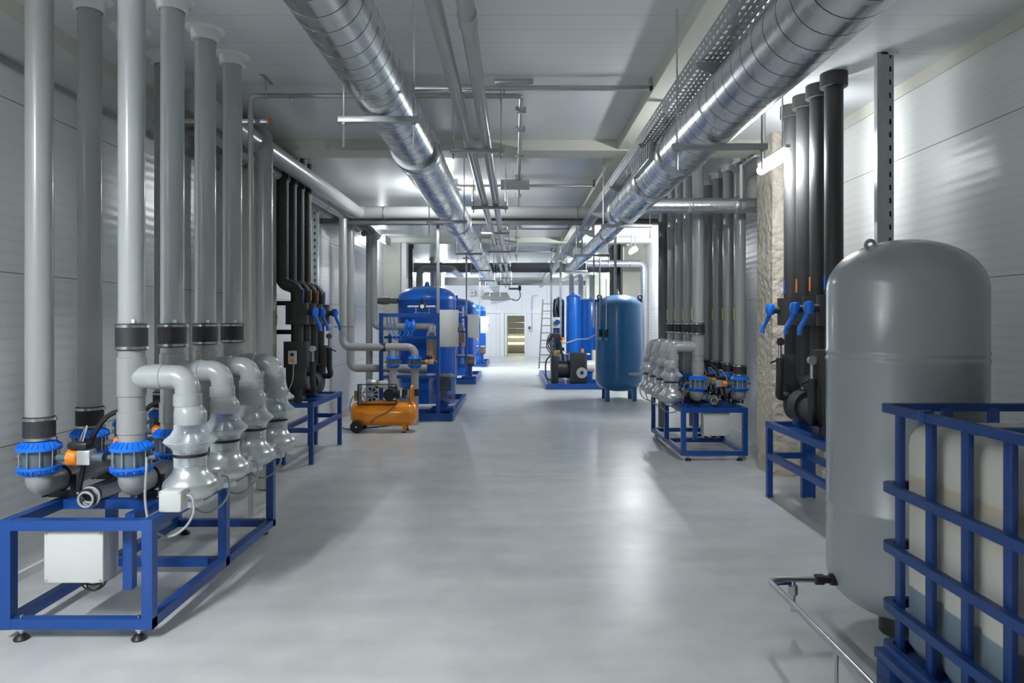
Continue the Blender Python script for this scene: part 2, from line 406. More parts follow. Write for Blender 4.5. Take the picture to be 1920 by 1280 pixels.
# ------------------------------------------------------------------ lamps
def tube_lamp(x, y, z, ln, label, m='tube', skirt=0, top=False):
    t = thing('tube_lamp', label, 'lamp', (x, y, z), 'tube lamps under the ceiling edge')
    MB().box(x - 0.022, x + 0.022, y - ln / 2 - 0.03, y + ln / 2 + 0.03, z + 0.045, z + 0.08, 0.01).build('lamp_housing', 'boxwhite', t)
    MB().cyl((x, y - ln / 2, z), (x, y + ln / 2, z), 0.036, 16).build('lamp_tube', m, t)
    if top: MB().box(x - 0.10, x + 0.10, y - ln / 2 - 0.04, y + ln / 2 + 0.04, z + 0.08, z + 0.086).build('light_block_plate', 'boxwhite', t)  # plate added to keep the lamp's light off the ceiling
    if skirt: MB().box(x + skirt, x + skirt + 0.006, y - ln / 2 - 0.04, y + ln / 2 + 0.04, z - 0.085, z + 0.08).build('side_shield', 'boxwhite', t)  # unseen shield, added to block light towards the far side of the hall
    for s in (-1, 1):
        MB().cyl((x, y + s * ln * 0.35, z + 0.08), (x, y + s * ln * 0.35, ZC if y < 30 else 3.0), 0.008, 8).build('hanger_rod', 'steel', t)
tube_lamp(2.12, 5.60, 2.80, 0.55, 'glaring lit tube lamp beside the black risers and rough brown column', 'tubewarm')
tube_lamp(2.36, 13.6, 2.91, 0.6, 'lit tube lamp over the second foil pipe, by the smooth grey column', 'tubemid')
tube_lamp(2.45, 21.5, 3.0, 1.2, 'lit tube lamp deep in the hall above the black compressor', 'tubemid')
tube_lamp(-2.42, 0.2, 3.02, 1.5, 'lit tube lamp behind the camera on the wall side of the grey risers', 'tubebright', 0.10)
tube_lamp(-0.92, 9.2, 3.16, 0.6, 'added fill lamp hidden above the hood-ended spiral duct', 'tubewarm', 0, True)  # unseen lamp added to brighten the middle of the hall
tube_lamp(-2.70, 14.0, 3.16, 0.5, 'lit tube lamp hidden behind the end of the overhead dropper pipe', 'tubefar', 0.10, True)
tube_lamp(-2.3, 21.8, 3.12, 1.2, 'lit tube lamp over the rearmost blue filter tanks', 'tubemid')
tube_lamp(0.6, 34.0, 2.7, 1.0, 'added fill lamp inside the room beyond the far doorway', 'tubefar')  # lamp added to brighten the view through the doorway
tube_lamp(1.9, 27.5, 3.1, 1.2, 'lit tube lamp in front of the white end wall, cable tray side', 'tubefar')
tube_lamp(-1.9, 27.5, 3.1, 1.2, 'lit tube lamp in front of the white end wall, filter side', 'tubefar')

# ------------------------------------------------------------------ pump racks with PVC risers and duct fans
RY = [3.476 + 0.413 * k for k in range(4)]
def shrink(t, k):
    for o in t.children:
        for q in (o, *o.children):
            for v in q.data.vertices: v.co.x *= k; v.co.y *= k
def butterfly_valve_proto():
    t = thing('butterfly_valve', '', 'valve', (0, 0, 0))
    MB().lathe((0, 0, 0), [(0.07, 0), (0.088, 0.012), (0.088, 0.098), (0.07, 0.11)], n=28).build('valve_body', 'valve', t)
    def rim(z, s):
        m = MB().lathe((0, 0, z), [(0.072, 0.036 * s), (0.080, 0.036 * s), (0.110, 0.010 * s), (0.117, 0.004 * s), (0.117, -0.008 * s), (0.074, -0.008 * s)], n=36, caps=False)
        for k in range(24):
            a = 2 * PI * k / 24; c, q = math.cos(a), math.sin(a)
            m.bar((0.076 * c, 0.076 * q, z + 0.034 * s), (0.113 * c, 0.113 * q, z + 0.009 * s), 0.004, 0.012)
        return m
    rim(0.104, 1).build('flange_rim', 'bluering', t); rim(0.006, -1).build('flange_rim', 'bluering', t)
    for k in range(10):
        a = 2 * PI * (k + 0.5) / 10; x, y = 0.104 * math.cos(a), 0.104 * math.sin(a)
        MB().cyl((x, y, -0.012), (x, y, 0.122), 0.0045, 8).build('bolt', 'steel', t)
    MB().cyl((0.08, 0, 0.055), (0.145, 0, 0.055), 0.014, 12).build('shaft_stub', 'valve', t)
    MB().cyl((-0.08, 0, 0.055), (-0.135, 0, 0.055), 0.012, 12).build('shaft_stub', 'valve', t)
    shrink(t, 0.86); return t
valve0 = butterfly_valve_proto()
def actuator_proto():
    t = thing('valve_actuator', '', 'actuator', (0, 0, 0))
    MB().cyl((0.095, 0, 0.055), (0.15, 0, 0.055), 0.02, 14).build('drive_neck', 'valve', t)
    MB().lathe((0.15, 0, 0.055), [(0.030, 0), (0.043, 0.004), (0.043, 0.040), (0.034, 0.052), (0.012, 0.056)], 'x', 8).build('gear_housing', 'orangecap', t)
    MB().box(0.205, 0.275, -0.032, 0.032, 0.02, 0.095, 0.006).build('motor_block', 'silver', t)
    MB().box(0.16, 0.26, -0.035, 0.035, 0.10, 0.135, 0.01).build('terminal_cover', 'black', t)
    MB().cyl((0.275, 0, 0.055), (0.33, 0, 0.055), 0.022, 14).build('drive_neck', 'valve', t)
    MB().tube(curve_pts([(0.22, 0, 0.135), (0.23, 0.02, 0.21), (0.19, 0.05, 0.17), (0.16, 0.06, 0.10)]), 0.004, n=6).build('cable', 'cable', t)
    return t
act0 = actuator_proto()
def coupling(t, z0, z1, r):
    c = MB().lathe((0, 0, 0), [(r, z0), (r + 0.009, z0 + 0.003), (r + 0.009, z1 - 0.003), (r, z1)], n=28, caps=False).build('rubber_coupling', 'rubber', t)
    for z in (z0 + 0.013, z1 - 0.013):
        MB().lathe((0, 0, z), [(r + 0.0095, -0.008), (r + 0.0115, -0.007), (r + 0.0115, 0.007), (r + 0.0095, 0.008)], n=28, caps=False).box(r + 0.008, r + 0.026, -0.007, 0.007, z - 0.006, z + 0.006).build('hose_clamp', 'steel', c)
def collar(t, r, zc):
    MB().lathe((0, 0, zc), [(r + 0.004, -0.075), (r + 0.02, -0.07), (r + 0.024, -0.012), (r + 0.055, -0.006), (r + 0.055, 0.0)], n=28, caps=False).build('ceiling_collar', 'trimwhite', t)
VB = 0.755
def riser_wall_proto():       # straight riser, valve underneath
    t = thing('pvc_riser', '', 'pipe', (0, 0, VB + 0.11)); r = 0.0625
    z0 = VB + 0.113
    MB().cyl((0, 0, z0), (0, 0, ZC), r, 28).build('riser_pipe', 'pvc', t)
    coupling(t, 0.895, 1.02, r); collar(t, r, ZC); return t
def riser_aisle_proto():      # riser with tee and sockets
    t = thing('pvc_riser', '', 'pipe', (0, 0, VB + 0.11)); r = 0.0625
    MB().cyl((0, 0, VB + 0.113), (0, 0, 1.36), r, 28).build('lower_pipe', 'pvc', t)
    for z0, z1 in ((0.93, 1.045), (1.12, 1.32)):
        MB().lathe((0, 0, 0), [(r, z0), (r + 0.006, z0 + 0.004), (r + 0.006, z1 - 0.004), (r, z1)], n=28, caps=False).build('socket', 'pvc', t)
    MB().cyl((0, 0, 1.36), (0, 0, ZC), r, 28).build('riser_pipe', 'pvclight', t)
    coupling(t, 1.355, 1.49, r + 0.003); collar(t, r, ZC)
    MB().lathe((0, 0, 0), [(r + 0.001, 1.495), (r + 0.001, 1.52)], n=28, caps=False).build('band_seam', 'pvclight', t)
    MB().box(r * 0.5, r * 0.72, -r * 0.87 - 0.004, -r * 0.68, 1.493, 1.512).build('sticker', 'sticker', t)
    return t
rw0, ra0 = riser_wall_proto(), riser_aisle_proto()
def branch_proto():
    t = thing('pvc_elbow', '', 'pipe elbow', (0, 0, 1.22)); r = 0.060; X = 0.285
    MB().tube([(0.03, 0, 1.22), (X, 0, 1.22), (X, 0, 1.085)], r, 0.085, 24, 10).build('elbow_pipe', 'pvclight', t)
    for x0, x1 in ((0.10, 0.165),):
        MB().lathe((0, 0, 1.22), [(r, x0), (r + 0.004, x0 + 0.003), (r + 0.004, x1 - 0.003), (r, x1)], 'x', 24, False).build('socket', 'pvclight', t)
    MB().lathe((X, 0, 0), [(r, 1.135), (r + 0.008, 1.132), (r + 0.008, 1.075), (r + 0.002, 1.07)], n=28, caps=False).build('socket', 'pvclight', t)
    return t
def fan_proto():
    t = thing('duct_fan', '', 'fan', (0, 0, 0.565))
    rd = MB().lathe((0, 0, 0), [(0.062, 1.088), (0.0665, 1.086), (0.088, 1.040), (0.088, 0.985), (0.086, 0.982)], n=36, caps=False)
    rd.v = [(x - (0.016 if z > 1.05 else 0.0), y, z) for x, y, z in rd.v]
    rd.build('reducer', 'pvclight', t)
    MB().lathe((0, 0, 0), [(0.087, 0.985), (0.089, 0.955), (0.105, 0.93), (0.135, 0.908), (0.141, 0.897), (0.134, 0.886), (0.108, 0.868), (0.094, 0.852), (0.091, 0.835)], n=36, caps=False).build('clear_bulb', 'clear', t)
    MB().torus((0, 0, 0.897), 0.140, 0.003, n=36, k=6).build('bulb_seam', 'clear', t)
    MB().lathe((0, 0, 0), [(0.0, 0.935), (0.03, 0.93), (0.05, 0.90), (0.05, 0.84), (0.0, 0.838)], n=20).build('impeller_hub', 'silver', t)
    MB().lathe((0, 0, 0), [(0.090, 0.836), (0.095, 0.833), (0.095, 0.822), (0.090, 0.819)], n=32, caps=False).build('neck_seal', 'black', t)
    MB().lathe((0, 0, 0), [(0.090, 0.82), (0.088, 0.80), (0.088, 0.77)], n=32, caps=False).build('clear_neck', 'clear', t)
    MB().lathe((0, 0, 0), [(0.05, 0.82), (0.06, 0.79), (0.06, 0.765)], n=20).build('motor_can', 'silver', t)
    MB().lathe((0, 0, 0), [(0.087, 0.775), (0.089, 0.76), (0.095, 0.738), (0.118, 0.715), (0.140, 0.695), (0.146, 0.678), (0.146, 0.664), (0.148, 0.662), (0.148, 0.655), (0.146, 0.653),
                           (0.140, 0.635), (0.120, 0.615), (0.085, 0.60), (0.068, 0.592), (0.066, 0.567), (0.02, 0.565)], n=40).build('fan_dome', 'silver', t)
    shrink(t, 0.89)
    b = MB().box(-0.058, 0.052, -0.205, -0.125, 0.585, 0.69, 0.01).build('junction_box', 'boxwhite', t)
    for x, z in ((-0.048, 0.595), (0.042, 0.595), (-0.048, 0.68), (0.042, 0.68)):
        MB().cyl((x, -0.203, z), (x, -0.2065, z), 0.005, 8).build('screw', 'boxpaint', b)
    MB().tube(curve_pts([(0.052, -0.16, 0.66), (0.085, -0.16, 0.645), (0.09, -0.16, 0.57), (0.05, -0.17, 0.50), (-0.03, -0.17, 0.46), (-0.12, -0.15, 0.50), (-0.165, -0.12, 0.62), (-0.17, -0.1, 0.78), (-0.19, -0.06, 0.82)]), 0.006, n=8).build('cable', 'cable', t)
    return t
br0, fan0 = branch_proto(), fan_proto()
USED = set()
def put(proto, loc, rz, label, group):
    """the first call moves the thing itself, later ones copy it"""
    if proto.name not in USED:
        USED.add(proto.name); proto.location = loc; proto.rotation_euler = (0, 0, rz); proto['label'] = label; proto['group'] = group; return proto
    return copy_tree(proto, loc, rz, label, group)

def pump_rack(s, off, dy, where):
    """s = -1: wall on the -x side. WHERE names the rack in labels."""
    X = lambda a: s * (a + off)
    rz = 0.0 if s < 0 else PI
    zt = 0.57
    t = thing('rack_frame', f'low blue tube frame under grey pipes and fans, {where}', 'frame', (X(2.05), 3.2 + dy, 0), 'blue pump frames')
    fy, ry, my, xi, xo = 3.225 + dy, 4.83 + dy, 4.05 + dy, 1.725, 2.39
    def rail(a, b, w=0.05): MB().bar(a, b, w).build('rail', 'frame', t)
    for x in (xi, xo):
        for y in (fy, my, ry): MB().bar((X(x), y, 0.055), (X(x), y, zt - 0.05), 0.05).build('post', 'frame', t)
        rail((X(x), fy - 0.025, zt - 0.025), (X(x), ry + 0.025, zt - 0.025)); rail((X(x), fy + 0.025, 0.082), (X(x), ry - 0.025, 0.082))
    for y in (fy, my, ry): rail((X(xi - 0.025), y, 0.080), (X(xo + 0.025), y, 0.080), 0.048)
    for y in (fy, 3.60 + dy, my, ry): rail((X(xi + 0.025), y, zt - 0.026), (X(xo - 0.025), y, zt - 0.026), 0.049)
    MB().bar((X(1.88), fy + 0.11, 0.20), (X(1.88), fy + 0.11, zt - 0.05), 0.045).build('post', 'frame', t)
    MB().bar((X(1.88), fy + 0.11, zt - 0.03), (X(1.88), 3.6 + dy, zt - 0.03), 0.045).build('rail', 'frame', t)
    for x in (xi + 0.05, xo - 0.06):
        for y in (fy, ry):
            ft = MB().cyl((X(x), y, 0.02), (X(x), y, 0.115), 0.008, 10).lathe((X(x), y, 0.055), [(0.016, 0.0), (0.016, -0.012)], n=6).build('levelling_foot', 'steel', t)
            MB().lathe((X(x), y, 0), [(0.032, 0), (0.034, 0.008), (0.02, 0.024), (0.009, 0.03)], n=18).build('foot_pad', 'black', ft)
    # control box hung under the front
    b = thing('control_box', f'light grey control box under the front of the frame {where}', 'box', (X(2.08), fy + 0.02, 0.27), 'control boxes on the frames')
    x0, x1 = X(1.945), X(2.225)
    MB().box(x0, x1, fy + 0.025, fy + 0.13, 0.265, 0.512, 0.006).build('box_body', 'boxpaint', b)
    MB().box(x0, x1, fy + 0.0, fy + 0.0245, 0.265, 0.512, 0.006).build('box_lid', 'boxwhite', b)
    for x in (min(x0, x1) + 0.012, max(x0, x1) - 0.012):
        for z in (0.277, 0.50): MB().cyl((x, fy - 0.003, z), (x, fy + 0.002, z), 0.0065, 10).build('screw', 'galv', b)
    for k in range(4):
        xa, xb = X(2.10 - 0.012 * k), X(1.965 + 0.008 * k); dz = 0.03 + 0.014 * ((k * 2) % 4)
        MB().tube(curve_pts([(xa, fy + 0.07, 0.27), (xa * 0.9 + xb * 0.1, fy + 0.06, 0.268 - dz * 0.7), (xa * 0.5 + xb * 0.5, fy + 0.06, 0.265 - dz), (xa * 0.1 + xb * 0.9, fy + 0.07, 0.268 - dz * 0.7), (xb, fy + 0.08, 0.27)]), 0.004, n=6).build('cable', 'cableblack', b)
    # cable coil and tray between the rows
    c = thing('cable_coil', f'coil of grey and black cable lying on the frame {where}', 'cable', (X(2.09), fy + 0.13, 0.57), 'cable coils on the frames')
    for k in range(5):
        MB().torus((X(2.09) + random.uniform(-.01, .01), fy + 0.13 + 0.012 * (k - 2), 0.632 + 0.004 * k), 0.036 + 0.005 * (k % 3), 0.006, 'y', 22, 6).build('cable_turn', 'cableblack' if k % 3 == 1 else 'cable', c)
    c = thing('cable_duct', f'galvanised cable channel between the pipes of the rack {where}', 'channel', (X(2.17), my, 0.57), 'cable channels on the racks')
    MB().box(X(2.15), X(2.21), fy + 0.28, ry, 0.571, 0.575).box(X(2.15), X(2.154), fy + 0.28, ry, 0.571, 0.64).box(X(2.206), X(2.21), fy + 0.28, ry, 0.571, 0.64).build('channel_body', 'galv', c)
    for k in range(3): MB().tube([(X(2.168 + 0.012 * k), fy + 0.2, 0.64), (X(2.168 + 0.012 * k), fy + 0.32, 0.61), (X(2.168 + 0.012 * k), ry - 0.1, 0.60)], 0.006, 0.05, 6).build('cable', 'cable', c)
    # headers along Y
    for xr, row in ((2.42, 'wall'), (1.95, 'aisle')):
        h = thing('header_pipe', f'grey header pipe under the {row} row of the rack {where}', 'pipe', (X(xr), RY[0] + dy, 0.60), 'header pipes on the pump frames')
        MB().tube([(X(xr), RY[0] + dy, VB - 0.012), (X(xr), RY[0] + dy, 0.672), (X(xr), RY[3] + dy + 0.22, 0.672)], 0.062, 0.075, 26, 9).build('main_pipe', 'pvc', h)
        MB().lathe((X(xr), 0, 0.672), [(0.062, RY[3] + dy + 0.19), (0.069, RY[3] + dy + 0.195), (0.069, RY[3] + dy + 0.25), (0.02, RY[3] + dy + 0.26)], 'y', 24).build('end_cap', 'pvc', h)
        for k in range(1, 4): MB().cyl((X(xr), RY[k] + dy, 0.69), (X(xr), RY[k] + dy, VB - 0.012), 0.061, 24).build('tee_branch', 'pvc', h)
        for k in range(4):
            y = RY[0] + dy + (0.15 + 0.413 * k if k else 0.15)
            MB().torus((X(xr), y, 0.672), 0.066, 0.007, 'y', 26, 8).box(X(xr) - 0.05, X(xr) + 0.05, y - 0.012, y + 0.012, 0.571, 0.606).box(X(xr) - 0.085, X(xr) - 0.066, y - 0.012, y + 0.012, 0.571, 0.69).box(X(xr) + 0.066, X(xr) + 0.085, y - 0.012, y + 0.012, 0.571, 0.69).build('saddle_clamp', 'black', h)
    for k in range(4):
        y = RY[k] + dy; n = NTH[k]
        put(valve0, (X(2.42), y, VB), rz, f'blue-rimmed valve under the {n} wall-row riser of the rack {where}', 'butterfly valves on the pump racks')
        put(act0, (X(2.42), y, VB), rz, f'orange actuator on the {n} wall-row valve of the rack {where}', 'orange valve actuators')
        put(valve0, (X(1.95), y, VB), rz, f'blue-rimmed valve under the {n} aisle-row riser of the rack {where}', 'butterfly valves on the pump racks')
        put(rw0, (X(2.42), y, VB + 0.11), rz, f'{n} plain grey riser in the wall row of the rack {where}', 'grey risers of the pump racks')
        put(ra0, (X(1.95), y, VB + 0.11), rz, f'{n} teed grey riser in the aisle row of the rack {where}', 'grey risers of the pump racks')
        put(br0, (X(1.95), y, 1.22), rz, f'grey elbow leading to the {n} fan of the rack {where}', 'grey elbows to the fans')
        put(fan0, (X(1.651), y, 0.565), rz, f'silver fan with clear bulb, {n} on the rack {where}', 'silver duct fans')
WL, WR = 'opposite the tall grey tank', 'by the rough brown column'
pump_rack(-1, 0.0, 0.0, WL)
pump_rack(1, 0.10, 4.16, WR)
for s, off, dy, w_ in ((-1, 0, 0, WL), (1, 0.1, 4.16, WR)):
    for k in range(3):
        y = RY[k] + dy + 0.12
        o = MB().tube(curve_pts([(s * (2.30 + off), y, 0.60), (s * (2.24 + off), y, 0.85), (s * (2.16 + off), y + .03, 1.0), (s * (2.05 + off), y + .08, 1.03)]), 0.014, n=8).build('black_hose', 'cableblack')
        tag(o, f'black hose arching behind the {NTH[k]} valve pair, rack {w_}', 'hose', 'black hoses on the racks')
# yellow flow marks on the risers by the rough column
for k in range(4):
    for xr, row in ((2.05, 'aisle'), (2.52, 'wall')):
        o = MB().box(xr - 0.072, xr - 0.068, RY[k] + 4.16 - 0.012, RY[k] + 4.16 + 0.012, 1.52, 1.66).build('flow_sticker', 'tape_y')
        tag(o, f'yellow flow sticker on the {NTH[k]} {row}-side riser by the rough brown column', 'sticker', 'yellow flow stickers')

# ------------------------------------------------------------------ black insulated heat units
def black_unit(s, off, dy, where, bend):
    X = lambda a: s * (a + off)
    t = thing('stand', f'blue steel stand carrying the black insulated pipework, {where}', 'stand', (X(2.3), 7.15 + dy, 0), 'blue stands of the black units')
    zt, xi, xo, ya, yb = 0.65, 2.135, 2.465, 7.17 + dy, 8.33 + dy
    def rail(a, b, w=0.05, h=None): MB().bar(a, b, w, h).build('rail', 'frame', t)
    for x in (xi, xo):
        for y in (ya, yb):
            MB().bar((X(x), y, 0.0), (X(x), y, zt - 0.05), 0.045 if x == xi else 0.11, 0.045).build('post', 'frame', t)
            MB().box(X(x) - 0.03, X(x) + 0.03, y - 0.03, y + 0.03, 0, 0.008).build('foot_plate', 'galv', t)
        rail((X(x), ya - 0.025, zt - 0.025), (X(x), yb + 0.025, zt - 0.025)); rail((X(x), ya, 0.36), (X(x), yb, 0.36))
    for y in (ya, yb): rail((X(xi), y, zt - 0.026), (X(xo), y, zt - 0.026), 0.049); rail((X(xi), y, 0.36), (X(xo), y, 0.36), 0.048)
    MB().box(X(xi + 0.03), X(xo - 0.06), ya + 0.3, yb - 0.3, 0.63, 0.652).build('mount_plate', 'frame', t)
    ys = [ya + 0.05 + 0.27 * k for k in range(4)] if bend else [ya + 0.40 + 0.255 * k for k in range(4)]
    xt, xb, r = (2.46, 2.30, 0.066) if bend else (2.33, 2.33, 0.066)
    for k, y in enumerate(ys):
        p = thing('insulated_riser', f'{NTH[k]} black foam-clad riser above the blue stand {where}', 'pipe', (X(xt), y, 1.7), 'black insulated risers')
        pts = [(X(xt), y, ZC), (X(xt), y, 1.91), (X(xb), y, 1.85), (X(xb), y, 1.69)] if bend else [(X(xt), y, ZC), (X(xb), y, 1.68)]
        MB().tube(pts, r, 0.085, 24, 8).build('riser_pipe', 'foam', p)
        MB().cyl((X(xt), y, ZC - 0.10), (X(xt), y, ZC), r + 0.03, 26).build('ceiling_cap', 'foam', p)
        MB().box(X(xb - r) - 0.003, X(xb - r) + 0.003, y - 0.012, y + 0.012, 1.74, 1.85).build('flow_arrow', 'tape_b' if k in (0, 3) else 'tape_o', p)
    g = thing('insulated_manifold', f'black foam-clad valve manifold on the blue stand {where}', 'manifold', (X(2.3), ya + 0.5, zt), 'black insulated manifolds')
    for k, y in enumerate(ys):
        MB().cyl((X(xb), y, 0.95 if k % 2 else 1.05), (X(xb), y, 1.69), 0.062, 22).build('down_pipe', 'foam', g)
        MB().cyl((X(xb), y, 1.47), (X(xb), y, 1.70), 0.118, 26).build('valve_jacket', 'foam', g)
    for k in (0, 1, 3):
        y = ys[k]
        hd = MB().cyl((X(xb - 0.10), y, 1.60), (X(xb - 0.17), y, 1.60), 0.03, 14).build('valve_spindle', 'foam', g)
        MB().lathe((X(xb - 0.185), y, 1.605), [(0.0, 0.05), (0.03, 0.042), (0.042, 0.0), (0.03, -0.045), (0.0, -0.05)], n=16).build('handle_knob', 'bluering', g)
        MB().sweep(curve_pts([(X(xb - 0.19), y, 1.57), (X(xb - 0.205), y + 0.03, 1.51), (X(xb - 0.23), y + 0.05, 1.45), (X(xb - 0.235), y + 0.05, 1.40)]), 0.018, 10).build('valve_handle', 'bluering', g)
    # lower jackets, elbows, pump
    MB().cyl((X(2.31), ys[0], 1.02), (X(2.31), ys[0], 1.29), 0.128, 26).build('filter_jacket', 'foam', g)
    MB().tube([(X(2.31), ys[0], 1.05), (X(2.31), ys[0], 0.80), (X(2.31), ys[1] + 0.25, 0.80)], 0.105, 0.13, 24, 8).build('return_elbow', 'foam', g)
    MB().cyl((X(2.31), ys[1] + 0.10, 0.82), (X(2.31), ys[2], 0.82), 0.13, 26).build('pump_jacket', 'foam', g)
    if bend: MB().lathe((X(2.31), ys[2] + 0.02, 0.82), [(0.09, -0.02), (0.12, 0.0), (0.12, 0.03), (0.09, 0.05)], 'y', 26).build('pump_flange', 'bluering', g)
    MB().box(X(2.25), X(2.37), ys[2] - 0.05, ys[2] + 0.06, 0.653, 0.72, 0.01).build('pump_foot', 'frame', g)
    for k in (0, 1, 2): MB().cyl((X(2.31 + 0.03 * (k - 1)), ys[0] - 0.03 + 0.1 * k, 0.652), (X(2.31 + 0.03 * (k - 1)), ys[0] - 0.03 + 0.1 * k, 0.80), 0.042, 18).build('support_leg', 'foam', g)
    MB().tube([(X(xb), ys[2], 1.15), (X(xb), ys[2], 1.02), (X(xb), ys[1] + 0.02, 0.98)], 0.06, 0.1, 18, 6).build('cross_elbow', 'foam', g)
    MB().cyl((X(xb), ys[3], 0.97), (X(xb), ys[3], 1.22), 0.11, 24).build('filter_jacket', 'foam', g)
    MB().cyl((X(xb), ys[3], 0.82), (X(xb), ys[3], 1.02), 0.075, 24).build('down_pipe', 'foam', g)
    MB().tube([(X(xb), ys[3], 0.84), (X(xb), ys[3], 0.74), (X(xb), ys[2], 0.74)], 0.07, 0.08, 20, 6).build('return_elbow', 'foam', g)
    for k, (y, z) in enumerate(((ys[0] - 0.02, 1.14), (ys[2] + 0.08, 1.26))):
        xg = X(xb - 0.17)
        MB().tube([(xg, y, z - 0.06), (xg, y, z - 0.28), (xg + 0.01, y + 0.06, z - 0.40), (X(xb - 0.06), y + 0.12, z - 0.38)], 0.032, 0.08, 14, 5).build('drain_hose', 'foam', g)
        MB().cyl((xg, y, z - 0.07), (xg, y, z + 0.06), 0.016, 12).build('gauge_stem', 'steel', g)
        MB().cyl((xg, y - 0.016, z + 0.075), (xg, y + 0.016, z + 0.075), 0.033, 18).build('pressure_gauge', 'steel', g)
        MB().bar((xg, y, z - 0.07), (X(xb - 0.25), y, z - 0.10), 0.012, 0.012).build('drain_lever', 'black', g)
    return ys
ysL = black_unit(-1, 0.0, 0.0, 'between the fans and the orange compressor', True)
ysR = black_unit(1, 0.04, -2.5, 'behind the tall grey tank', False)
# thermostat, wall box and blue post of the first unit
t = thing('thermostat', 'small white thermostat with dark dial on the black jacket', 'thermostat', (-2.30, 7.08, 1.1))
MB().box(-2.345, -2.26, 7.055, 7.09, 1.06, 1.2, 0.01).build('housing', 'boxwhite', t)
MB().cyl((-2.30, 7.056, 1.16), (-2.30, 7.048, 1.16), 0.02, 14).build('dial', 'black', t)
MB().box(-2.318, -2.285, 7.05, 7.057, 1.085, 1.12).build('display', 'orangecap', t)
MB().tube(curve_pts([(-2.29, 7.07, 1.06), (-2.30, 7.07, 0.9), (-2.36, 7.08, 0.75), (-2.40, 7.1, 0.66)]), 0.006, n=6).build('cable', 'cable', t)
t = thing('steel_post', 'blue upright post with two arms behind the black manifold', 'post', (-2.62, 7.35, 0))
MB().bar((-2.62, 7.35, 0.0), (-2.62, 7.35, 1.72), 0.08).build('upright', 'frame', t)
for z in (1.70, 1.39): MB().cyl((-2.59, 7.35, z), (-2.36, 7.35, z), 0.025, 12).build('arm', 'foam', t)
t = thing('switch_box', 'small white switch box with yellow lock on the blue post', 'box', (-2.56, 7.27, 1.45))
MB().box(-2.66, -2.54, 7.16, 7.305, 1.46, 1.68, 0.008).build('box_body', 'boxwhite', t)
MB().cyl((-2.54, 7.22, 1.55), (-2.515, 7.22, 1.55), 0.022, 14).build('lock_knob', 'tape_y', t)
MB().tube([(-2.6, 7.25, 1.46), (-2.6, 7.25, 1.1), (-2.6, 7.30, 0.8)], 0.006, 0.05, 6).build('cable', 'cable', t)

# ------------------------------------------------------------------ spiral ducts
def spiral(mb, x, z, y0, y1, r, pitch=0.135, n=36):
    K = 4; rows = (int((y1 - y0) / pitch) + 2) * K; offs = [0.0, 0.002, 0.005, 0.007]; rr = [r, r - 0.005, r - 0.005, r]
    vs, fs = [], []
    for j in range(rows + 1):
        for k in range(n):
            a = 2 * PI * k / n
            y = min(y1, max(y0, y0 + (j // K) * pitch + offs[j % K] - pitch * k / n))
            vs.append((x + rr[j % K] * math.cos(a), y, z + rr[j % K] * math.sin(a)))
    for j in range(rows):
        for k in range(n):
            if j % K < 3: mb.dark.append(len(fs))
            if k < n - 1: fs.append((j * n + k, j * n + k + 1, (j + 1) * n + k + 1, (j + 1) * n + k))
            elif j + K + 1 <= rows: fs.append((j * n + k, (j + K) * n, (j + K + 1) * n, (j + 1) * n + k))
    b = len(vs)
    for q, y in ((0, y0 + 0.0), (1, y1)):
        vs += [(x + r * math.cos(2 * PI * k / n), y, z + r * math.sin(2 * PI * k / n)) for k in range(n)]
    return mb.add(vs, fs)
def dcol(x, z, y0, y1, r): return MB().lathe((x, 0, z), [(r - 0.035, y0), (r - 0.004, y0), (r, y0 + 0.006), (r, y1 - 0.006), (r - 0.004, y1), (r - 0.035, y1)], 'y', 36, False)
DLX, DLZ, DRX, DRZ = -0.747, 2.807, 1.196, 2.722
t = thing('spiral_duct', 'galvanised spiral duct over the compressor side, ending in a hood', 'duct', (DLX, 0, DLZ))
spiral(MB(), DLX, DLZ, -3.4, 5.2, 0.160).build('duct_section', 'duct', t, 20)
spiral(MB(), DLX, DLZ, 5.2, 9.0, 0.172, 0.11).build('duct_section', 'duct', t, 20)
spiral(MB(), DLX, DLZ, 9.0, 27.0, 0.160).build('duct_section', 'duct', t, 20)
for y0, y1, r in ((5.08, 5.30, 0.186), (8.85, 9.10, 0.180), (12.9, 13.1, 0.168), (17.0, 17.2, 0.168)): dcol(DLX, DLZ, y0, y1, r).build('duct_collar', 'duct', t)
MB().prism([(-1.30, 2.42), (-0.16, 2.42), (-0.30, 2.66), (-1.16, 2.66)], 'y', 27.0, 27.6).box(-1.34, -0.02, 26.96, 27.64, 2.38, 2.42).build('end_hood', 'pvc', t)
MB().prism([(-0.95, 2.20), (-0.80, 2.20), (-0.2, 2.38), (-0.95, 2.38)], 'y', 27.2, 27.3).build('hood_bracket', 'galv', t)
t = thing('spiral_duct', 'galvanised spiral duct beside the perforated cable tray, stepping down in size', 'duct', (DRX, 0, DRZ))
spiral(MB(), DRX, DRZ, -3.4, 4.95, 0.168, 0.14).build('duct_section', 'duct', t, 20)
spiral(MB(), DRX, DRZ, 4.95, 7.55, 0.170, 0.10).build('duct_section', 'duct', t, 20)
for y0, y1, r in ((4.86, 5.02, 0.177), (5.80, 6.02, 0.180), (7.40, 7.62, 0.178)): dcol(DRX, DRZ, y0, y1, r).build('duct_collar', 'duct', t)
rd = MB().lathe((DRX, 0, DRZ), [(0.168, 7.55), (0.166, 7.58), (0.112, 7.84), (0.108, 7.86)], 'y', 36, False)
rd.v = [(x + 0.09 * max(0.0, y - 7.55) / 0.31, y, z) for x, y, z in rd.v]
rd.build('duct_reducer', 'duct', t)
spiral(MB(), DRX + 0.09, DRZ, 7.84, 16.0, 0.108, 0.12).build('duct_section', 'duct', t, 20)
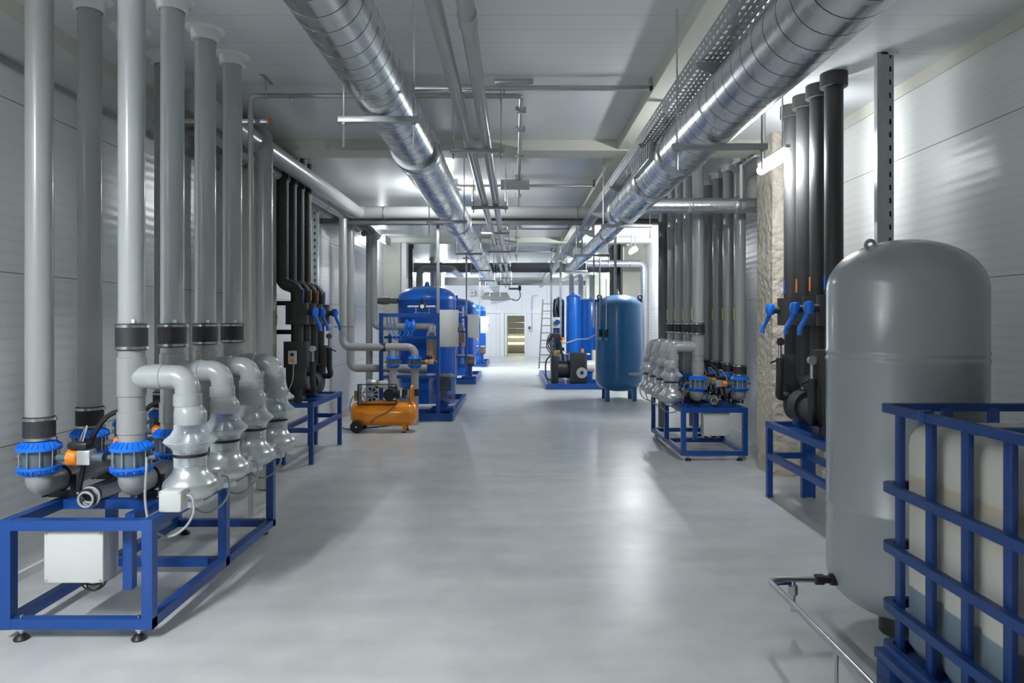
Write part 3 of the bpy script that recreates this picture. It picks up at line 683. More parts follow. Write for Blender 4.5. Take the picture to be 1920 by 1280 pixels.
for y in (9.4, 12.0): dcol(DRX + 0.09, DRZ, y, y + 0.16, 0.118).build('duct_collar', 'duct', t)
g = thing('duct_grille', 'slotted air grille set in the side of the cable tray side duct', 'grille', (DRX - 0.17, 5.2, DRZ))
MB().box(DRX - 0.205, DRX - 0.165, 5.05, 5.75, DRZ - 0.02, DRZ + 0.115, 0.004).build('grille_frame', 'galv', g)
for k in range(9): MB().bar((DRX - 0.208, 5.09 + 0.078 * k, DRZ - 0.01), (DRX - 0.208, 5.09 + 0.078 * k, DRZ + 0.105), 0.012, 0.03).build('grille_slat', 'steel', g)

def trapeze(x0, x1, y, z, label, group, rods=None, drop=0.0, m='galv'):
    """hung channel with two threaded rods"""
    t = thing('hanger_channel', label, 'hanger', ((x0 + x1) / 2, y, z), group)
    MB().box(x0, x1, y - 0.02, y + 0.02, z - 0.035, z, 0.004).build('channel', m, t)
    for x in (rods or (x0 + 0.03, x1 - 0.03)):
        MB().cyl((x, y, z - 0.05 - drop), (x, y, ZC), 0.006, 8).build('threaded_rod', 'steel', t)
        MB().cyl((x, y, z - 0.045), (x, y, z - 0.035), 0.014, 6).build('nut', 'steel', t)
G1 = 'channels under the ducts'
for i, y in enumerate((0.6, 3.8, 7.6, 11.3, 15.0, 18.7, 22.4, 26.0)):
    if i == 0: continue
    trapeze(DLX - 0.235, DLX + 0.215, y, DLZ - (0.178 if 5 < y < 9 else 0.166), f'hung steel channel under the hood-ended duct, {NTH[i - 1]} along the hall', G1, drop=0.12)
for i, y in enumerate((4.02, 7.35, 10.6, 13.9)):
    trapeze(DRX - 0.27, DRX + 0.29, y, DRZ - 0.175, f'hung steel channel under the duct beside the cable tray, {NTH[i]} along the hall', G1, drop=0.1)

# ------------------------------------------------------------------ twin grey ceiling pipes
for x, nm in ((-0.352, 'farther from the cable tray'), (-0.215, 'closer to the cable tray')):
    t = thing('ceiling_pipe', f'slim grey ceiling pipe, the one {nm}', 'pipe', (x, 0, 2.88))
    MB().cyl((x, -3.4, 2.88), (x, 27.4, 2.88), 0.039, 18).build('pipe_run', 'pvc', t)
    for y in (3.05 if x > -0.3 else 2.6, 7.9, 12.0, 16.5, 21.0): MB().lathe((x, 0, 2.88), [(0.039, y), (0.045, y + 0.004), (0.045, y + 0.12), (0.039, y + 0.124)], 'y', 18, False).build('pipe_socket', 'pvc', t)
for i, y in enumerate((5.28, 7.9, 10.2, 12.9, 15.5, 18.1, 20.7, 23.3)):
    trapeze(-0.50, -0.075, y, 2.838, f'hung steel channel under the twin grey pipes, {NTH[i]} along the hall', 'channels under the twin pipes', (-0.475, -0.105), 0.03)

# ------------------------------------------------------------------ cable tray and brackets
t = thing('cable_tray', 'perforated galvanised cable tray running the length of the hall beside the long beam', 'cable tray', (1.06, 0, 3.1))
ya, yb, p = 0.4, 28.0, 0.064
def slots(n, a, b):
    out = []
    for i in range(n): out += [a + (b - a) * i / n, a + (b - a) * (i + 0.6) / n]
    return out + [b]
us = slots(int((yb - ya) / p), ya, yb)
MB().grid((1.0, 0, 2.9), (0, 1, 0), (1, 0, 0), us, [0, .012, .028, .044, .056, .072, .088, .104, .116, .13], lambda i, j: i % 2 == 0 and j in (1, 3, 5, 7)).build('tray_base', 'galv', t, 0, 0.002)
MB().grid((1.0, 0, 2.9), (0, 1, 0), (0, 0, 1), us, [0, .02, .034, .066, .08, .10], lambda i, j: i % 2 == 0 and j in (1, 3)).build('tray_side', 'galv', t, 0, 0.002)
MB().grid((1.13, 0, 2.9), (0, 1, 0), (0, 0, 1), us, [0, .02, .034, .066, .08, .10], lambda i, j: i % 2 == 0 and j in (1, 3)).build('tray_side', 'galv', t, 0, 0.002)
for k in range(2): MB().cyl((1.05 + 0.022 * k, ya, 2.914), (1.05 + 0.022 * k, yb, 2.914), 0.007, 8).build('cable', 'cableblack' if k % 2 else 'cable', t)
for i in range(8):
    y = 3.7 + 1.68 * i
    t = thing('tray_bracket', f'triangular steel bracket holding up the cable tray, {NTH[i]} along the hall', 'bracket', (1.15, y, 2.85), 'brackets under the cable tray')
    MB().prism([(0.985, 2.876), (1.155, 2.80), (1.175, 2.80), (1.175, 2.897), (0.985, 2.897)], 'y', y - 0.003, y + 0.003).build('bracket_web', 'galv', t)
    MB().box(0.975, 1.175, y - 0.03, y + 0.03, 2.893, 2.897).build('bracket_arm', 'galv', t)
    MB().box(1.175, 1.205, y - 0.03, y + 0.03, 2.79, ZC - 0.10).build('hanger_post', 'galv', t)
# ------------------------------------------------------------------ channels, rods and sprinkler pipe under the ceiling
for i, (y, x0) in enumerate(((5.16, -0.95), (8.87, -0.86), (13.0, -0.3), (17.2, -0.3), (21.5, -0.3))):
    t = thing('ceiling_rail', f'dark channel crossing under the ceiling to the long beam, {NTH[i]} along the hall', 'channel', (0, y, 3.27), 'cross channels under the ceiling')
    MB().box(x0, 1.04, y - 0.02, y + 0.02, 3.25, 3.28, 0.003).build('channel', 'galv', t)
    MB().box(1.015, 1.04, y - 0.02, y + 0.02, 3.25, ZC, 0.003).build('end_bracket', 'galv', t)
    MB().box(-0.15, 0.14, y - 0.05, y - 0.02, 3.285, 3.32, 0.003).build('short_channel', 'galv', t)
t = thing('sprinkler_pipe', 'thin grey pipe crossing high over the hall and turning along it', 'pipe', (-2.0, 5.0, 3.2))
MB().tube([(-2.03, 5.25, 0.0), (-2.03, 5.25, 3.235), (0.05, 5.25, 3.235), (0.05, 19.2, 3.235)], 0.02, 0.035, 14).build('pipe_run', 'pvc', t)
for y in (5.6, 6.15, 7.1, 8.2, 9.4, 10.8, 12.3, 14.1, 16.0, 18.0): MB().box(0.005, 0.095, y - 0.012, y + 0.012, 3.21, 3.262, 0.003).build('pipe_clamp', 'galv', t)
for x in (-1.72, -0.12): MB().torus((x, 5.25, 3.235), 0.026, 0.004, 'x', 16, 6).build('pipe_clamp', 'steel', t)
t = thing('detector_box', 'flat white box hung beside the thin pipe under the ceiling', 'box', (0.0, 8.0, 3.0))
MB().box(-0.17, 0.18, 8.3, 8.34, 3.11, 3.23, 0.004).build('box_face', 'boxwhite', t)
for x in (-0.02, 0.04): MB().cyl((x, 8.32, 3.23), (x, 8.32, ZC), 0.006, 8).build('threaded_rod', 'steel', t)
for i, (u, v, y) in enumerate(((497, 145, 5.14), (945, 138, 5.2), (707, 360, 10.0), (885, 355, 9.4), (1000, 400, 11.6))):
    x = (u - CX) * y / F; z = H + (CY - v) * y / F
    where = ['over the end of the thin crossing pipe', 'above the dark cross channel by the twin pipes', 'over the thick grey crossing pipe', 'beyond the crossing beam by the hood-ended duct', 'over the aisle past the flat white box'][i]
    t = thing('rod_hanger', f'short channel with rust-orange cap and rod, {where}', 'hanger', (x, y, z), 'orange-capped hangers')
    MB().box(x - 0.018, x + 0.018, y - 0.05, y + 0.16, z, z + 0.03, 0.003).build('channel', 'galv', t)
    MB().box(x - 0.021, x + 0.021, y - 0.065, y - 0.05, z - 0.003, z + 0.033, 0.003).build('end_cap', 'rust', t)
    MB().cyl((x, y + 0.02, z), (x, y + 0.02, z - 0.16), 0.006, 8).build('threaded_rod', 'steel', t)
    MB().cyl((x, y + 0.1, z + 0.03), (x, y + 0.1, ZC), 0.006, 8).build('threaded_rod', 'steel', t)
# thick crossing pipe and steel beam below it
t = thing('cross_pipe', 'thick dark grey pipe crossing the whole hall under the ceiling', 'pipe', (0, 10, 3.0))
MB().tube([(-2.3, 4.9, 3.1), (-2.3, 10.0, 3.10), (2.6, 10.0, 3.10)], 0.09, 0.12, 22, 8).build('pipe_run', 'pvc', t)
for x in (-1.9, 0.9): MB().torus((x, 10.0, 3.10), 0.094, 0.007, 'x', 24, 8).build('pipe_clamp', 'galv', t)
for i, (y, z, hh) in enumerate(((10.15, 2.96, 0.07), (19.5, 2.92, 0.26), (24.6, 2.83, 0.26))):
    t = thing('steel_joist', f'dark grey steel joist spanning the hall, {["just under the thick crossing pipe", "halfway to the end wall", "close to the end wall"][i]}', 'beam', (0, y, z))
    MB().box(XL + 0.01, XR - 0.01, y - 0.06, y + 0.06, z, z + hh).build('joist_web', 'pvcdark', t)
    MB().box(XL + 0.01, XR - 0.01, y - 0.08, y + 0.08, z - 0.015, z).build('joist_flange', 'pvcdark', t)
# ------------------------------------------------------------------ overhead pipes of the compressor side
t = thing('overhead_pipe', 'grey pipe under the ceiling feeding the four slim droppers by the compressor', 'pipe', (-2.5, 9, 3.0))
MB().cyl((-2.5, 5.6, 3.05), (-2.5, 12.45, 3.05), 0.062, 20).build('pipe_run', 'pvclight', t)
MB().tube([(-2.5, 10.6, 3.05), (-2.36, 10.75, 3.02), (-2.3, 11.1, 2.96), (-2.5, 11.3, 2.96)], 0.05, 0.1, 16).build('pipe_branch', 'pvcdark', t)
for y in (7.0, 9.0): MB().torus((-2.5, y, 3.05), 0.066, 0.005, 'y', 20, 6).build('pipe_clamp', 'steel', t)
t = thing('overhead_pipe', 'dark pipe running beside the wall above the black risers', 'pipe', (-2.66, 9, 3.0))
MB().cyl((-2.66, 5.6, 3.08), (-2.66, 11.6, 3.08), 0.06, 18).build('pipe_run', 'pvcdark', t)
for y in (6.6, 8.6, 10.4): MB().torus((-2.66, y, 3.08), 0.064, 0.005, 'y', 18, 6).build('pipe_clamp', 'steel', t)
t = thing('return_bend', 'thick grey pipe bent over like a U between fans and black unit', 'pipe', (-2.22, 6.1, 0))
MB().tube([(-2.78, 6.1, 0.02), (-2.78, 6.1, 3.24), (-2.235, 6.1, 3.24), (-2.235, 6.1, 0.02)], 0.07, 0.13, 24, 8).build('pipe_run', 'pvc', t)
for z in (2.98,): MB().lathe((-2.235, 6.1, z), [(0.07, 0), (0.076, 0.004), (0.076, 0.09), (0.07, 0.094)], n=24, caps=False).build('pipe_socket', 'pvc', t)
t = thing('ceiling_channel', 'channel with rust-orange ends above the U-shaped pipe', 'channel', (-2.3, 5.3, 3.2))
MB().box(-2.85, -1.93, 5.36, 5.40, 3.06, 3.095, 0.003).build('channel', 'galv', t)
MB().box(-1.93, -1.915, 5.355, 5.405, 3.055, 3.10).build('end_cap', 'rust', t)
MB().cyl((-2.15, 5.38, 3.06), (-2.15, 5.38, 2.86), 0.006, 8).build('threaded_rod', 'steel', t)
MB().cyl((-2.15, 5.38, 3.095), (-2.15, 5.38, ZC), 0.006, 8).build('threaded_rod', 'steel', t)
t = thing('wall_rail', 'thin galvanised rail along the wall panels near the ceiling', 'rail', (XL + 0.03, 3, 2.95))
MB().box(XL + 0.005, XL + 0.03, -2, 6.6, 2.955, 2.985).build('rail_bar', 'galv', t)
for y in (2.9, 3.7, 4.5, 5.4): MB().box(XL + 0.005, XL + 0.045, y, y + 0.02, 2.94, 3.02).build('rail_clip', 'galv', t)

def perforated_post(x, y, w, label, z0=0.0):
    t = thing('perforated_post', label, 'post', (x, y, z0))
    n = int((ZC - z0) / 0.09); zs = slots(n, z0, ZC)
    MB().grid((x, y, 0), (0, 0, 1), (0, w, 0) if False else (w, 0, 0), zs, [0, 0.36, 0.64, 1], lambda i, j: i % 2 == 1 and j == 1).build('slotted_face', 'galv', t, 0, 0.003)
    MB().box(x - 0.004, x, y - 0.001, y + 0.055, z0, ZC).box(x + w, x + w + 0.004, y - 0.001, y + 0.055, z0, ZC).build('channel_flange', 'galv', t)
    MB().box(x - 0.001, x + w + 0.001, y + 0.054, y + 0.058, z0, ZC).build('channel_back', 'pvcdark', t)
    MB().box(x - 0.05, x + w + 0.03, y - 0.02, y + 0.08, ZC - 0.012, ZC).build('head_plate', 'trimwhite', t)
perforated_post(2.553, 4.68, 0.042, 'slotted galvanised post rising behind the tall grey tank')
MB().box(2.475, 2.552, 4.66, 4.70, 0.0, ZC).build('side_face', 'galv', bpy.data.objects['perforated_post'])
perforated_post(-2.73, 9.2, 0.07, 'slotted galvanised post on the wall beside the black risers')

# slim droppers to the first filter skid
def dropper(x, y, pts, label, m='pvc', r=0.057):
    t = thing('pvc_dropper', label, 'pipe', (x, y, pts[-1][2]), 'slim droppers by the compressor')
    MB().tube(pts, r, 0.11, 20, 8).build('pipe_run', m, t)
    return t
SY = 10.3
dA = dropper(-2.5, 9.94, [(-2.5, 9.94, 3.0), (-2.5, 9.94, 1.13), (-1.46, 9.98, 1.13), (-1.46, 9.98, 0.05)], 'slim grey dropper whose upper elbow feeds the front of the first blue filter frame')
dA['label'] = 'slim grey dropper whose upper elbow feeds the front of the first blue filter frame'
MB().tube([(-1.78, 9.98, 1.13), (-1.78, 9.98, 0.55)], 0.057, 0, 20).build('tee_branch', 'pvc', dA)
MB().lathe((0, 9.97, 1.13), [(0.058, -1.96), (0.064, -1.955), (0.064, -1.88), (0.058, -1.875)], 'x', 20, False).build('rubber_coupling', 'rubber', dA)
MB().cyl((-1.78, 9.98, 0.40), (-1.78, 9.98, 0.56), 0.066, 20).build('rubber_coupling', 'rubber', dA)
MB().cyl((-1.46, 9.98, 0.42), (-1.46, 9.98, 0.52), 0.064, 20).build('rubber_coupling', 'rubber', dA)
for x in (-1.78, -1.46): put(valve0, (x, 9.98, 0.86), 0.0, f'blue-rimmed valve below the {"tee" if x < -1.6 else "elbow"} of the pipe feeding the first filter frame', 'butterfly valves at the filter frame')
put(act0, (-1.46, 9.98, 0.86), 0.0, 'orange actuator on the outer valve of the first filter frame', 'orange valve actuators')
dB = dropper(-2.5, 10.4, [(-2.5, 10.4, 3.0), (-2.5, 10.4, 0.79), (-1.35, 10.5, 0.79)], 'slim grey dropper whose lower elbow enters the first blue filter frame', r=0.06)
MB().lathe((0, 10.46, 0.79), [(0.06, -1.95), (0.068, -1.945), (0.068, -1.83), (0.06, -1.825)], 'x', 20, False).build('rubber_coupling', 'rubber', dB)
dropper(-2.47, 11.6, [(-2.47, 11.6, 3.0), (-2.47, 11.6, 0.02)], 'slim grey dropper reaching the floor behind the orange compressor')
dD = dropper(-2.29, 11.1, [(-2.29, 11.1, 2.96), (-2.29, 11.1, 1.42), (-1.30, 11.0, 1.42), (-1.30, 10.72, 1.40), (-1.30, 10.70, 1.33)], 'slim grey dropper running to the brown filter sleeve of the first frame')
t = thing('pipe_strap', 'thin steel strap tying the two nearest slim droppers to the wall', 'strap', (-2.6, 9.8, 1.55))
MB().tube([(-2.88, 9.86, 1.46), (-2.6, 9.84, 1.43), (-2.33, 9.86, 1.43)], 0.01, 0.02, 8).build('strap_bar', 'steel', t)

# ------------------------------------------------------------------ vessels
def dome_profile(r, z0, z1, hd0, hd1, n=9, ridges=()):
    pr = [(0.001, z0)]
    for k in range(1, n + 1):
        a = PI / 2 * k / n; pr.append((r * math.sin(a) ** 0.93, z0 + hd0 * (1 - math.cos(a))))
    for zr in ridges: pr += [(r, zr - 0.012), (r + 0.004, zr - 0.006), (r + 0.004, zr + 0.006), (r, zr + 0.012)]
    for k in range(n, 0, -1):
        a = PI / 2 * k / n; pr.append((r * math.sin(a) ** 0.93, z1 - hd1 * (1 - math.cos(a))))
    return pr + [(0.001, z1)]
def lug(x, y, z, r=0.035, n=18):
    m = MB(); m.torus((x, y, z), r * 0.72, r * 0.3, 'y', n, 8); m.box(x - r * 0.8, x + r * 0.8, y - 0.008, y + 0.008, z - r * 2.2, z - r * 0.6); return m
# tall grey tank
TX, TY, TR = 1.883, 3.30, 0.345
t = thing('expansion_tank', 'tall domed glossy grey expansion tank behind the blue-caged container', 'tank', (TX, TY, 0))
MB().lathe((TX, TY, 0), dome_profile(TR, 0.085, 1.895, 0.21, 0.24, 12, (0.62, 1.32, 1.355)), n=72).build('tank_shell', 'tankgrey', t)
lug(TX - 0.19, TY - 0.05, 1.865, 0.03).build('lifting_lug', 'tankgrey', t); lug(TX + 0.2, TY + 0.15, 1.86, 0.03).build('lifting_lug', 'tankgrey', t)
MB().lathe((TX, TY, 0), [(0.10, 0.0), (0.11, 0.0), (0.11, 0.13), (0.10, 0.13)], n=40, caps=False).build('base_ring', 'black', t)  # black here stands in for the shade beneath the tank
t = thing('drain_pipe', 'bent stainless pipe with valve leading from the tall grey tank', 'pipe', (1.22, 2.8, 0.0))
MB().tube([(1.60, 3.30, 0.255), (1.225, 3.30, 0.255), (1.225, 1.5, 0.255)], 0.014, 0.05, 14, 6).build('pipe_run', 'steel', t)
MB().lathe((0, 3.30, 0.255), [(0.02, 1.45), (0.027, 1.455), (0.027, 1.49), (0.02, 1.495), (0.02, 1.52), (0.03, 1.525), (0.03, 1.56)], 'x', 8).build('union_nut', 'black', t)
v_ = MB().cyl((1.345, 3.30, 0.255), (1.345, 3.30, 0.10), 0.012, 12).lathe((1.345, 3.30, 0), [(0.018, 0.18), (0.024, 0.185), (0.024, 0.225), (0.018, 0.23)], n=8).build('drain_valve', 'steel', t)
MB().bar((1.345, 3.30, 0.235), (1.26, 3.28, 0.24), 0.014, 0.006).build('valve_lever', 'cage', v_)
MB().lathe((1.225, 0, 0.255), [(0.016, 2.22), (0.026, 2.225), (0.026, 2.30), (0.016, 2.305)], 'y', 8).build('union_nut', 'steel', t)
for y in (2.6, 1.7): MB().cyl((1.225, y, 0.0), (1.225, y, 0.242), 0.008, 8).build('pipe_support', 'steel', t)

# caged container
BX0, BX1, BY0, BY1 = 1.555, 2.755, 1.80, 2.815
t = thing('caged_container', 'white liquid container in a blue steel cage, half-filled with blue-grey liquid', 'container', ((BX0 + BX1) / 2, (BY0 + BY1) / 2, 0))
def rrect(x0, x1, y0, y1, r, n=8):
    out = []
    for cx, cy, a0 in ((x1 - r, y1 - r, 0), (x0 + r, y1 - r, 90), (x0 + r, y0 + r, 180), (x1 - r, y0 + r, 270)):
        for k in range(n + 1):
            a = math.radians(a0 + 90 * k / n); out.append((cx + r * math.cos(a), cy + r * math.sin(a)))
    return out
posts_y = [2.775 - 0.206 * k for k in range(5)]; posts_x = [BX0 + 0.22 + 0.19 * k for k in range(5)]
def bottle_ring(inset, z):
    """rounded rectangle with shallow grooves behind the cage posts"""
    x0, x1, y0, y1 = BX0 + 0.03 + inset, BX1 - 0.03 - inset, BY0 + 0.03 + inset, BY1 - 0.03 - inset
    base = rrect(x0, x1, y0, y1, 0.055, 8); pts = []
    for i in range(len(base)):
        a, b = Vector(base[i]), Vector(base[(i + 1) % len(base)])
        n = 40 if i % 9 == 8 else 1
        for k in range(n): pts.append(a.lerp(b, k / n))
    out = []
    cx, cy = (x0 + x1) / 2, (y0 + y1) / 2
    for p in pts:
        g = 0.0
        if abs(p.y - y0) < 1e-4 or abs(p.y - y1) < 1e-4:
            d = min(abs(p.x - q) for q in posts_x); g = math.exp(-(d / 0.032) ** 2); q = Vector((p.x, p.y + (g * 0.03 if p.y < cy else -g * 0.03)))
        elif abs(p.x - x0) < 1e-4 or abs(p.x - x1) < 1e-4:
            d = min(abs(p.y - q) for q in posts_y); g = math.exp(-(d / 0.032) ** 2); q = Vector((p.x + (g * 0.03 if p.x < cx else -g * 0.03), p.y))
        else: q = p
        out.append((q.x, q.y, z))
    return out
m = MB(); rings = []
for inset, z in ((0.10, 0.155), (0.05, 0.16), (0.02, 0.175), (0.0, 0.21), (0.0, 0.44), (0.0, 0.60), (0.0, 0.80), (0.0, 1.0), (0.004, 1.04), (0.018, 1.07), (0.04, 1.09), (0.08, 1.10), (0.30, 1.105)): rings.append(bottle_ring(inset, z))
n = len(rings[0])
vs = [p for r in rings for p in r]; fs = [(i * n + k, i * n + (k + 1) % n, (i + 1) * n + (k + 1) % n, (i + 1) * n + k) for i in range(len(rings) - 1) for k in range(n)]
fs += [tuple(range(n))[::-1], tuple((len(rings) - 1) * n + k for k in range(n))]
m.add(vs, fs).build('bottle', 'bottle', t, 50)
MB().lathe(((BX0 + BX1) / 2, (BY0 + BY1) / 2, 1.09), [(0.11, 0), (0.11, 0.03), (0.10, 0.04), (0.0, 0.042)], n=28).build('filler_cap', 'black', t)
def ring_rail(z, h, d, out=0.0):
    o = [Vector((*p, z)) for p in rrect(BX0 - out, BX1 + out, BY0 - out, BY1 + out, 0.05, 6)]
    i = [Vector((*p, z)) for p in rrect(BX0 - out + d, BX1 + out - d, BY0 - out + d, BY1 + out - d, 0.035, 6)]
    k = len(o); up = Vector((0, 0, h / 2)); m = MB()
    V = [p - up for p in o] + [p + up for p in o] + [p + up for p in i] + [p - up for p in i]
    m.add(V, [(a * k + j, a * k + (j + 1) % k, ((a + 1) % 4) * k + (j + 1) % k, ((a + 1) % 4) * k + j) for a in range(4) for j in range(k)])
    return m
for z, h in ((1.145, 0.032), (0.82, 0.036), (0.577, 0.036), (0.337, 0.036), (0.165, 0.036)): ring_rail(z, h, 0.03, 0.036 if z < 1.1 else 0.04).build('cage_rail', 'cage', t)
for y in posts_y:
    for x in (BX0 + 0.012, BX1 - 0.012): MB().box(x - 0.012, x + 0.012, y - 0.021, y + 0.021, 0.15, 1.145, 0.006).build('cage_post', 'cage', t)
for x in posts_x[1:-1] if False else posts_x:
    for y in (BY0 + 0.012, BY1 - 0.012): MB().box(x - 0.021, x + 0.021, y - 0.012, y + 0.012, 0.15, 1.145, 0.006).build('cage_post', 'cage', t)
MB().box(BX0, BX1, 2.30, 2.335, 1.115, 1.14, 0.004).build('tie_bar', 'cage', t)
MB().box(BX0 - 0.044, BX0 - 0.005, 2.52, 2.56, 1.12, 1.17, 0.004).build('rail_joint', 'cage', t)
m = MB().box(BX0 - 0.06, BX1 + 0.03, BY0 - 0.03, BY1 + 0.03, 0.11, 0.15, 0.006)
m.build('pallet_deck', 'cage', t)
for x in (BX0 - 0.02, (BX0 + BX1) / 2, BX1 - 0.05):
    for y in (BY0 + 0.04, (BY0 + BY1) / 2, BY1 - 0.04): MB().box(x - 0.04, x + 0.06, y - 0.05, y + 0.05, 0.0, 0.11, 0.006).build('pallet_foot', 'cage', t)

# blue filter skids
def filter_skid(Y, where, detail):
    dy = Y - 10.3
    t = thing('skid_frame', f'blue steel skid with tall front frame, {where}', 'frame', (-1.5, Y, 0), 'blue filter skids')
    def bar(nm, a, b, w, h=None): MB().bar(a, b, w, h).build(nm, 'frame', t)
    bar('base_beam', (-2.12, Y, 0.065), (-0.93, Y, 0.065), 0.06, 0.10)
    bar('base_beam', (-2.12, Y + 2.8, 0.065), (-0.93, Y + 2.8, 0.065), 0.06, 0.10)
    for x in (-2.09, -0.96): bar('base_beam', (x, Y + 0.03, 0.07), (x, Y + 2.77, 0.07), 0.06, 0.09)
    bar('base_beam', (-2.06, Y + 0.6, 0.06), (-0.99, Y + 0.6, 0.06), 0.08, 0.08)
    bar('post', (-2.02, Y + 0.03, 0.11), (-2.02, Y + 0.03, 1.63), 0.055); bar('post', (-1.16, Y + 0.03, 0.11), (-1.16, Y + 0.03, 1.63), 0.055)
    bar('post', (-2.02, Y + 0.75, 0.11), (-2.02, Y + 0.75, 1.3), 0.05)
    bar('rail', (-2.045, Y + 0.03, 1.60), (-1.135, Y + 0.03, 1.60), 0.054); bar('rail', (-2.0, Y + 0.06, 0.66), (-1.18, Y + 0.06, 0.66), 0.04)
    bar('rail', (-1.16, Y + 0.06, 0.62), (-1.16, Y + 0.8, 0.62), 0.045); bar('rail', (-1.16, Y + 0.06, 1.26), (-2.0, Y + 0.2, 1.26), 0.04)
    k = thing('pressure_tank', f'bright blue domed filter tank standing on the skid {where}', 'tank', (-1.52, Y + 1.55, 0.11), 'bright blue filter tanks')
    c = (-1.52, Y + 1.55, 0)
    MB().lathe(c, dome_profile(0.5, 0.30, 2.12, 0.12, 0.22, 10, (1.88, 0.46)), n=56).build('tank_shell', 'tankblue', k)
    MB().lathe(c, [(0.30, 0.11), (0.32, 0.11), (0.34, 0.40), (0.30, 0.40)], n=36, caps=False).build('base_ring', 'tankblue', k)
    MB().lathe(c, [(0.045, 2.10), (0.045, 2.15), (0.03, 2.19), (0.0, 2.20)], n=16).build('top_nozzle', 'bluering', k)
    MB().lathe((0, c[1] - 0.1, 1.86), [(0.05, -2.02), (0.05, -2.16), (0.065, -2.165), (0.065, -2.30), (0.055, -2.31), (0.055, -2.40), (0.02, -2.40)], 'x', 20).build('side_nozzle', 'pvcdark', k)
    c = thing('control_cabinet', f'white control cabinet on the skid {where}', 'cabinet', (-0.99, Y + 0.1, 1.12), 'white skid cabinets')
    MB().box(-1.13, -0.86, Y - 0.01, Y + 0.20, 1.12, 1.68, 0.008).build('cabinet_body', 'boxpaint', c)
    MB().box(-1.13, -0.86, Y - 0.035, Y - 0.0105, 1.12, 1.68, 0.006).build('cabinet_door', 'boxwhite', c)
    MB().box(-0.86, -0.845, Y + 0.07, Y + 0.11, 1.34, 1.42, 0.004).build('side_latch', 'black', c)
    p = thing('strut_pole', f'thin galvanised pole rising to the ceiling from the skid {where}', 'pole', (-1.16, Y + 0.06, 1.63), 'galvanised poles of the skids')
    MB().bar((-1.16, Y + 0.03, 1.63), (-1.16, Y + 0.03, ZC), 0.04).build('pole', 'galv', p)
    MB().box(-1.24, -1.10, Y + 0.0, Y + 0.06, ZC - 0.33, ZC - 0.30).build('cross_arm', 'galv', p)
    g = thing('air_regulator', f'black regulator with gauge atop the skid {where}', 'regulator', (-1.45, Y + 0.03, 1.63), 'air regulators')
    MB().cyl((-1.62, Y + 0.03, 1.73), (-1.2, Y + 0.03, 1.73), 0.015, 10).build('air_fitting', 'boxwhite', g)
    MB().box(-1.45, -1.34, Y + 0.0, Y + 0.06, 1.69, 1.77, 0.01).box(-1.42, -1.37, Y + 0.01, Y + 0.05, 1.77, 1.86, 0.006).build('regulator_body', 'black', g)
    MB().cyl((-1.395, Y - 0.02, 1.73), (-1.395, Y + 0.0, 1.73), 0.03, 16).build('gauge', 'sticker', g)
    MB().box(-1.52, -1.28, Y + 0.0, Y + 0.06, 1.628, 1.636).box(-1.5, -1.49, Y + 0.02, Y + 0.04, 1.63, 1.72).box(-1.3, -1.29, Y + 0.02, Y + 0.04, 1.63, 1.72).build('mount_bracket', 'galv', g)
    f = thing('filter_sleeve', f'upright filter in a shiny brown sleeve inside the skid {where}', 'filter', (-1.30, Y + 0.45, 0.95), 'brown filter sleeves')
    MB().lathe((-1.30, Y + 0.40, 0), [(0.05, 1.36), (0.075, 1.33), (0.08, 1.26)], n=24, caps=False).build('sleeve_top', 'clear', f)
    MB().cyl((-1.30, Y + 0.40, 0.98), (-1.30, Y + 0.40, 1.27), 0.082, 24).build('sleeve', 'brownwrap', f)
    MB().box(-1.29, -1.19, Y + 0.22, Y + 0.30, 0.90, 0.98, 0.012).build('actuator_knob', 'orangecap', f)
    q = thing('wrapped_motor', f'pump motor under crumpled blue film low inside the skid {where}', 'motor', (-1.2, Y + 0.5, 0.3), 'wrapped motors on the skids')
    MB().cyl((-1.25, Y + 0.45, 0.52), (-0.99, Y + 0.45, 0.52), 0.11, 22).build('motor_body', 'pvcdark', q)
    MB().cyl((-1.17, Y + 0.45, 0.52), (-1.05, Y + 0.45, 0.52), 0.118, 22).build('motor_winding', 'copper', q)
    fm = MB(); nn = 22; rings = []
    for j in range(9):
        rings.append([(-1.34 + 0.05 * j, Y + 0.45 + (0.16 + random.uniform(-.02, .02)) * math.cos(2 * PI * a / nn) * (0.7 if j in (0, 8) else 1), 0.5 + (0.17 + random.uniform(-.02, .02)) * math.sin(2 * PI * a / nn) * (1 if math.sin(2 * PI * a / nn) > 0 else 1.6)) for a in range(nn)])
    fm.add([p for r in rings for p in r], [(j * nn + a, j * nn + (a + 1) % nn, (j + 1) * nn + (a + 1) % nn, (j + 1) * nn + a) for j in range(8) for a in range(nn)])
    if detail: fm.build('film_wrap', 'wrap', q, 80)
    MB().box(-1.3, -0.95, Y + 0.3, Y + 0.6, 0.11, 0.16).box(-1.2, -1.05, Y + 0.38, Y + 0.52, 0.16, 0.42).build('motor_foot', 'frame', q)
    n = thing('manifold_tube', f'grey pipe run with blue-rimmed joint, skid {where}', 'pipe', (-1.7, Y + 0.4, 0.7), 'grey pipe runs in the skids')
    if not detail:
        MB().tube([(-2.4, Y + 0.35, 1.42), (-1.30, Y + 0.35, 1.42), (-1.30, Y + 0.38, 1.3)], 0.06, 0.1, 18).build('pipe_run', 'pvclight', n)
        MB().tube([(-2.4, Y + 0.3, 1.13), (-1.46, Y + 0.3, 1.13), (-1.46, Y + 0.3, 0.12)], 0.057, 0.1, 18).build('pipe_run', 'pvc', n)
    MB().cyl((-2.0, Y + 0.32, 0.67), (-1.0, Y + 0.32, 0.67), 0.028, 14).build('drain_run', 'pvclight', n)
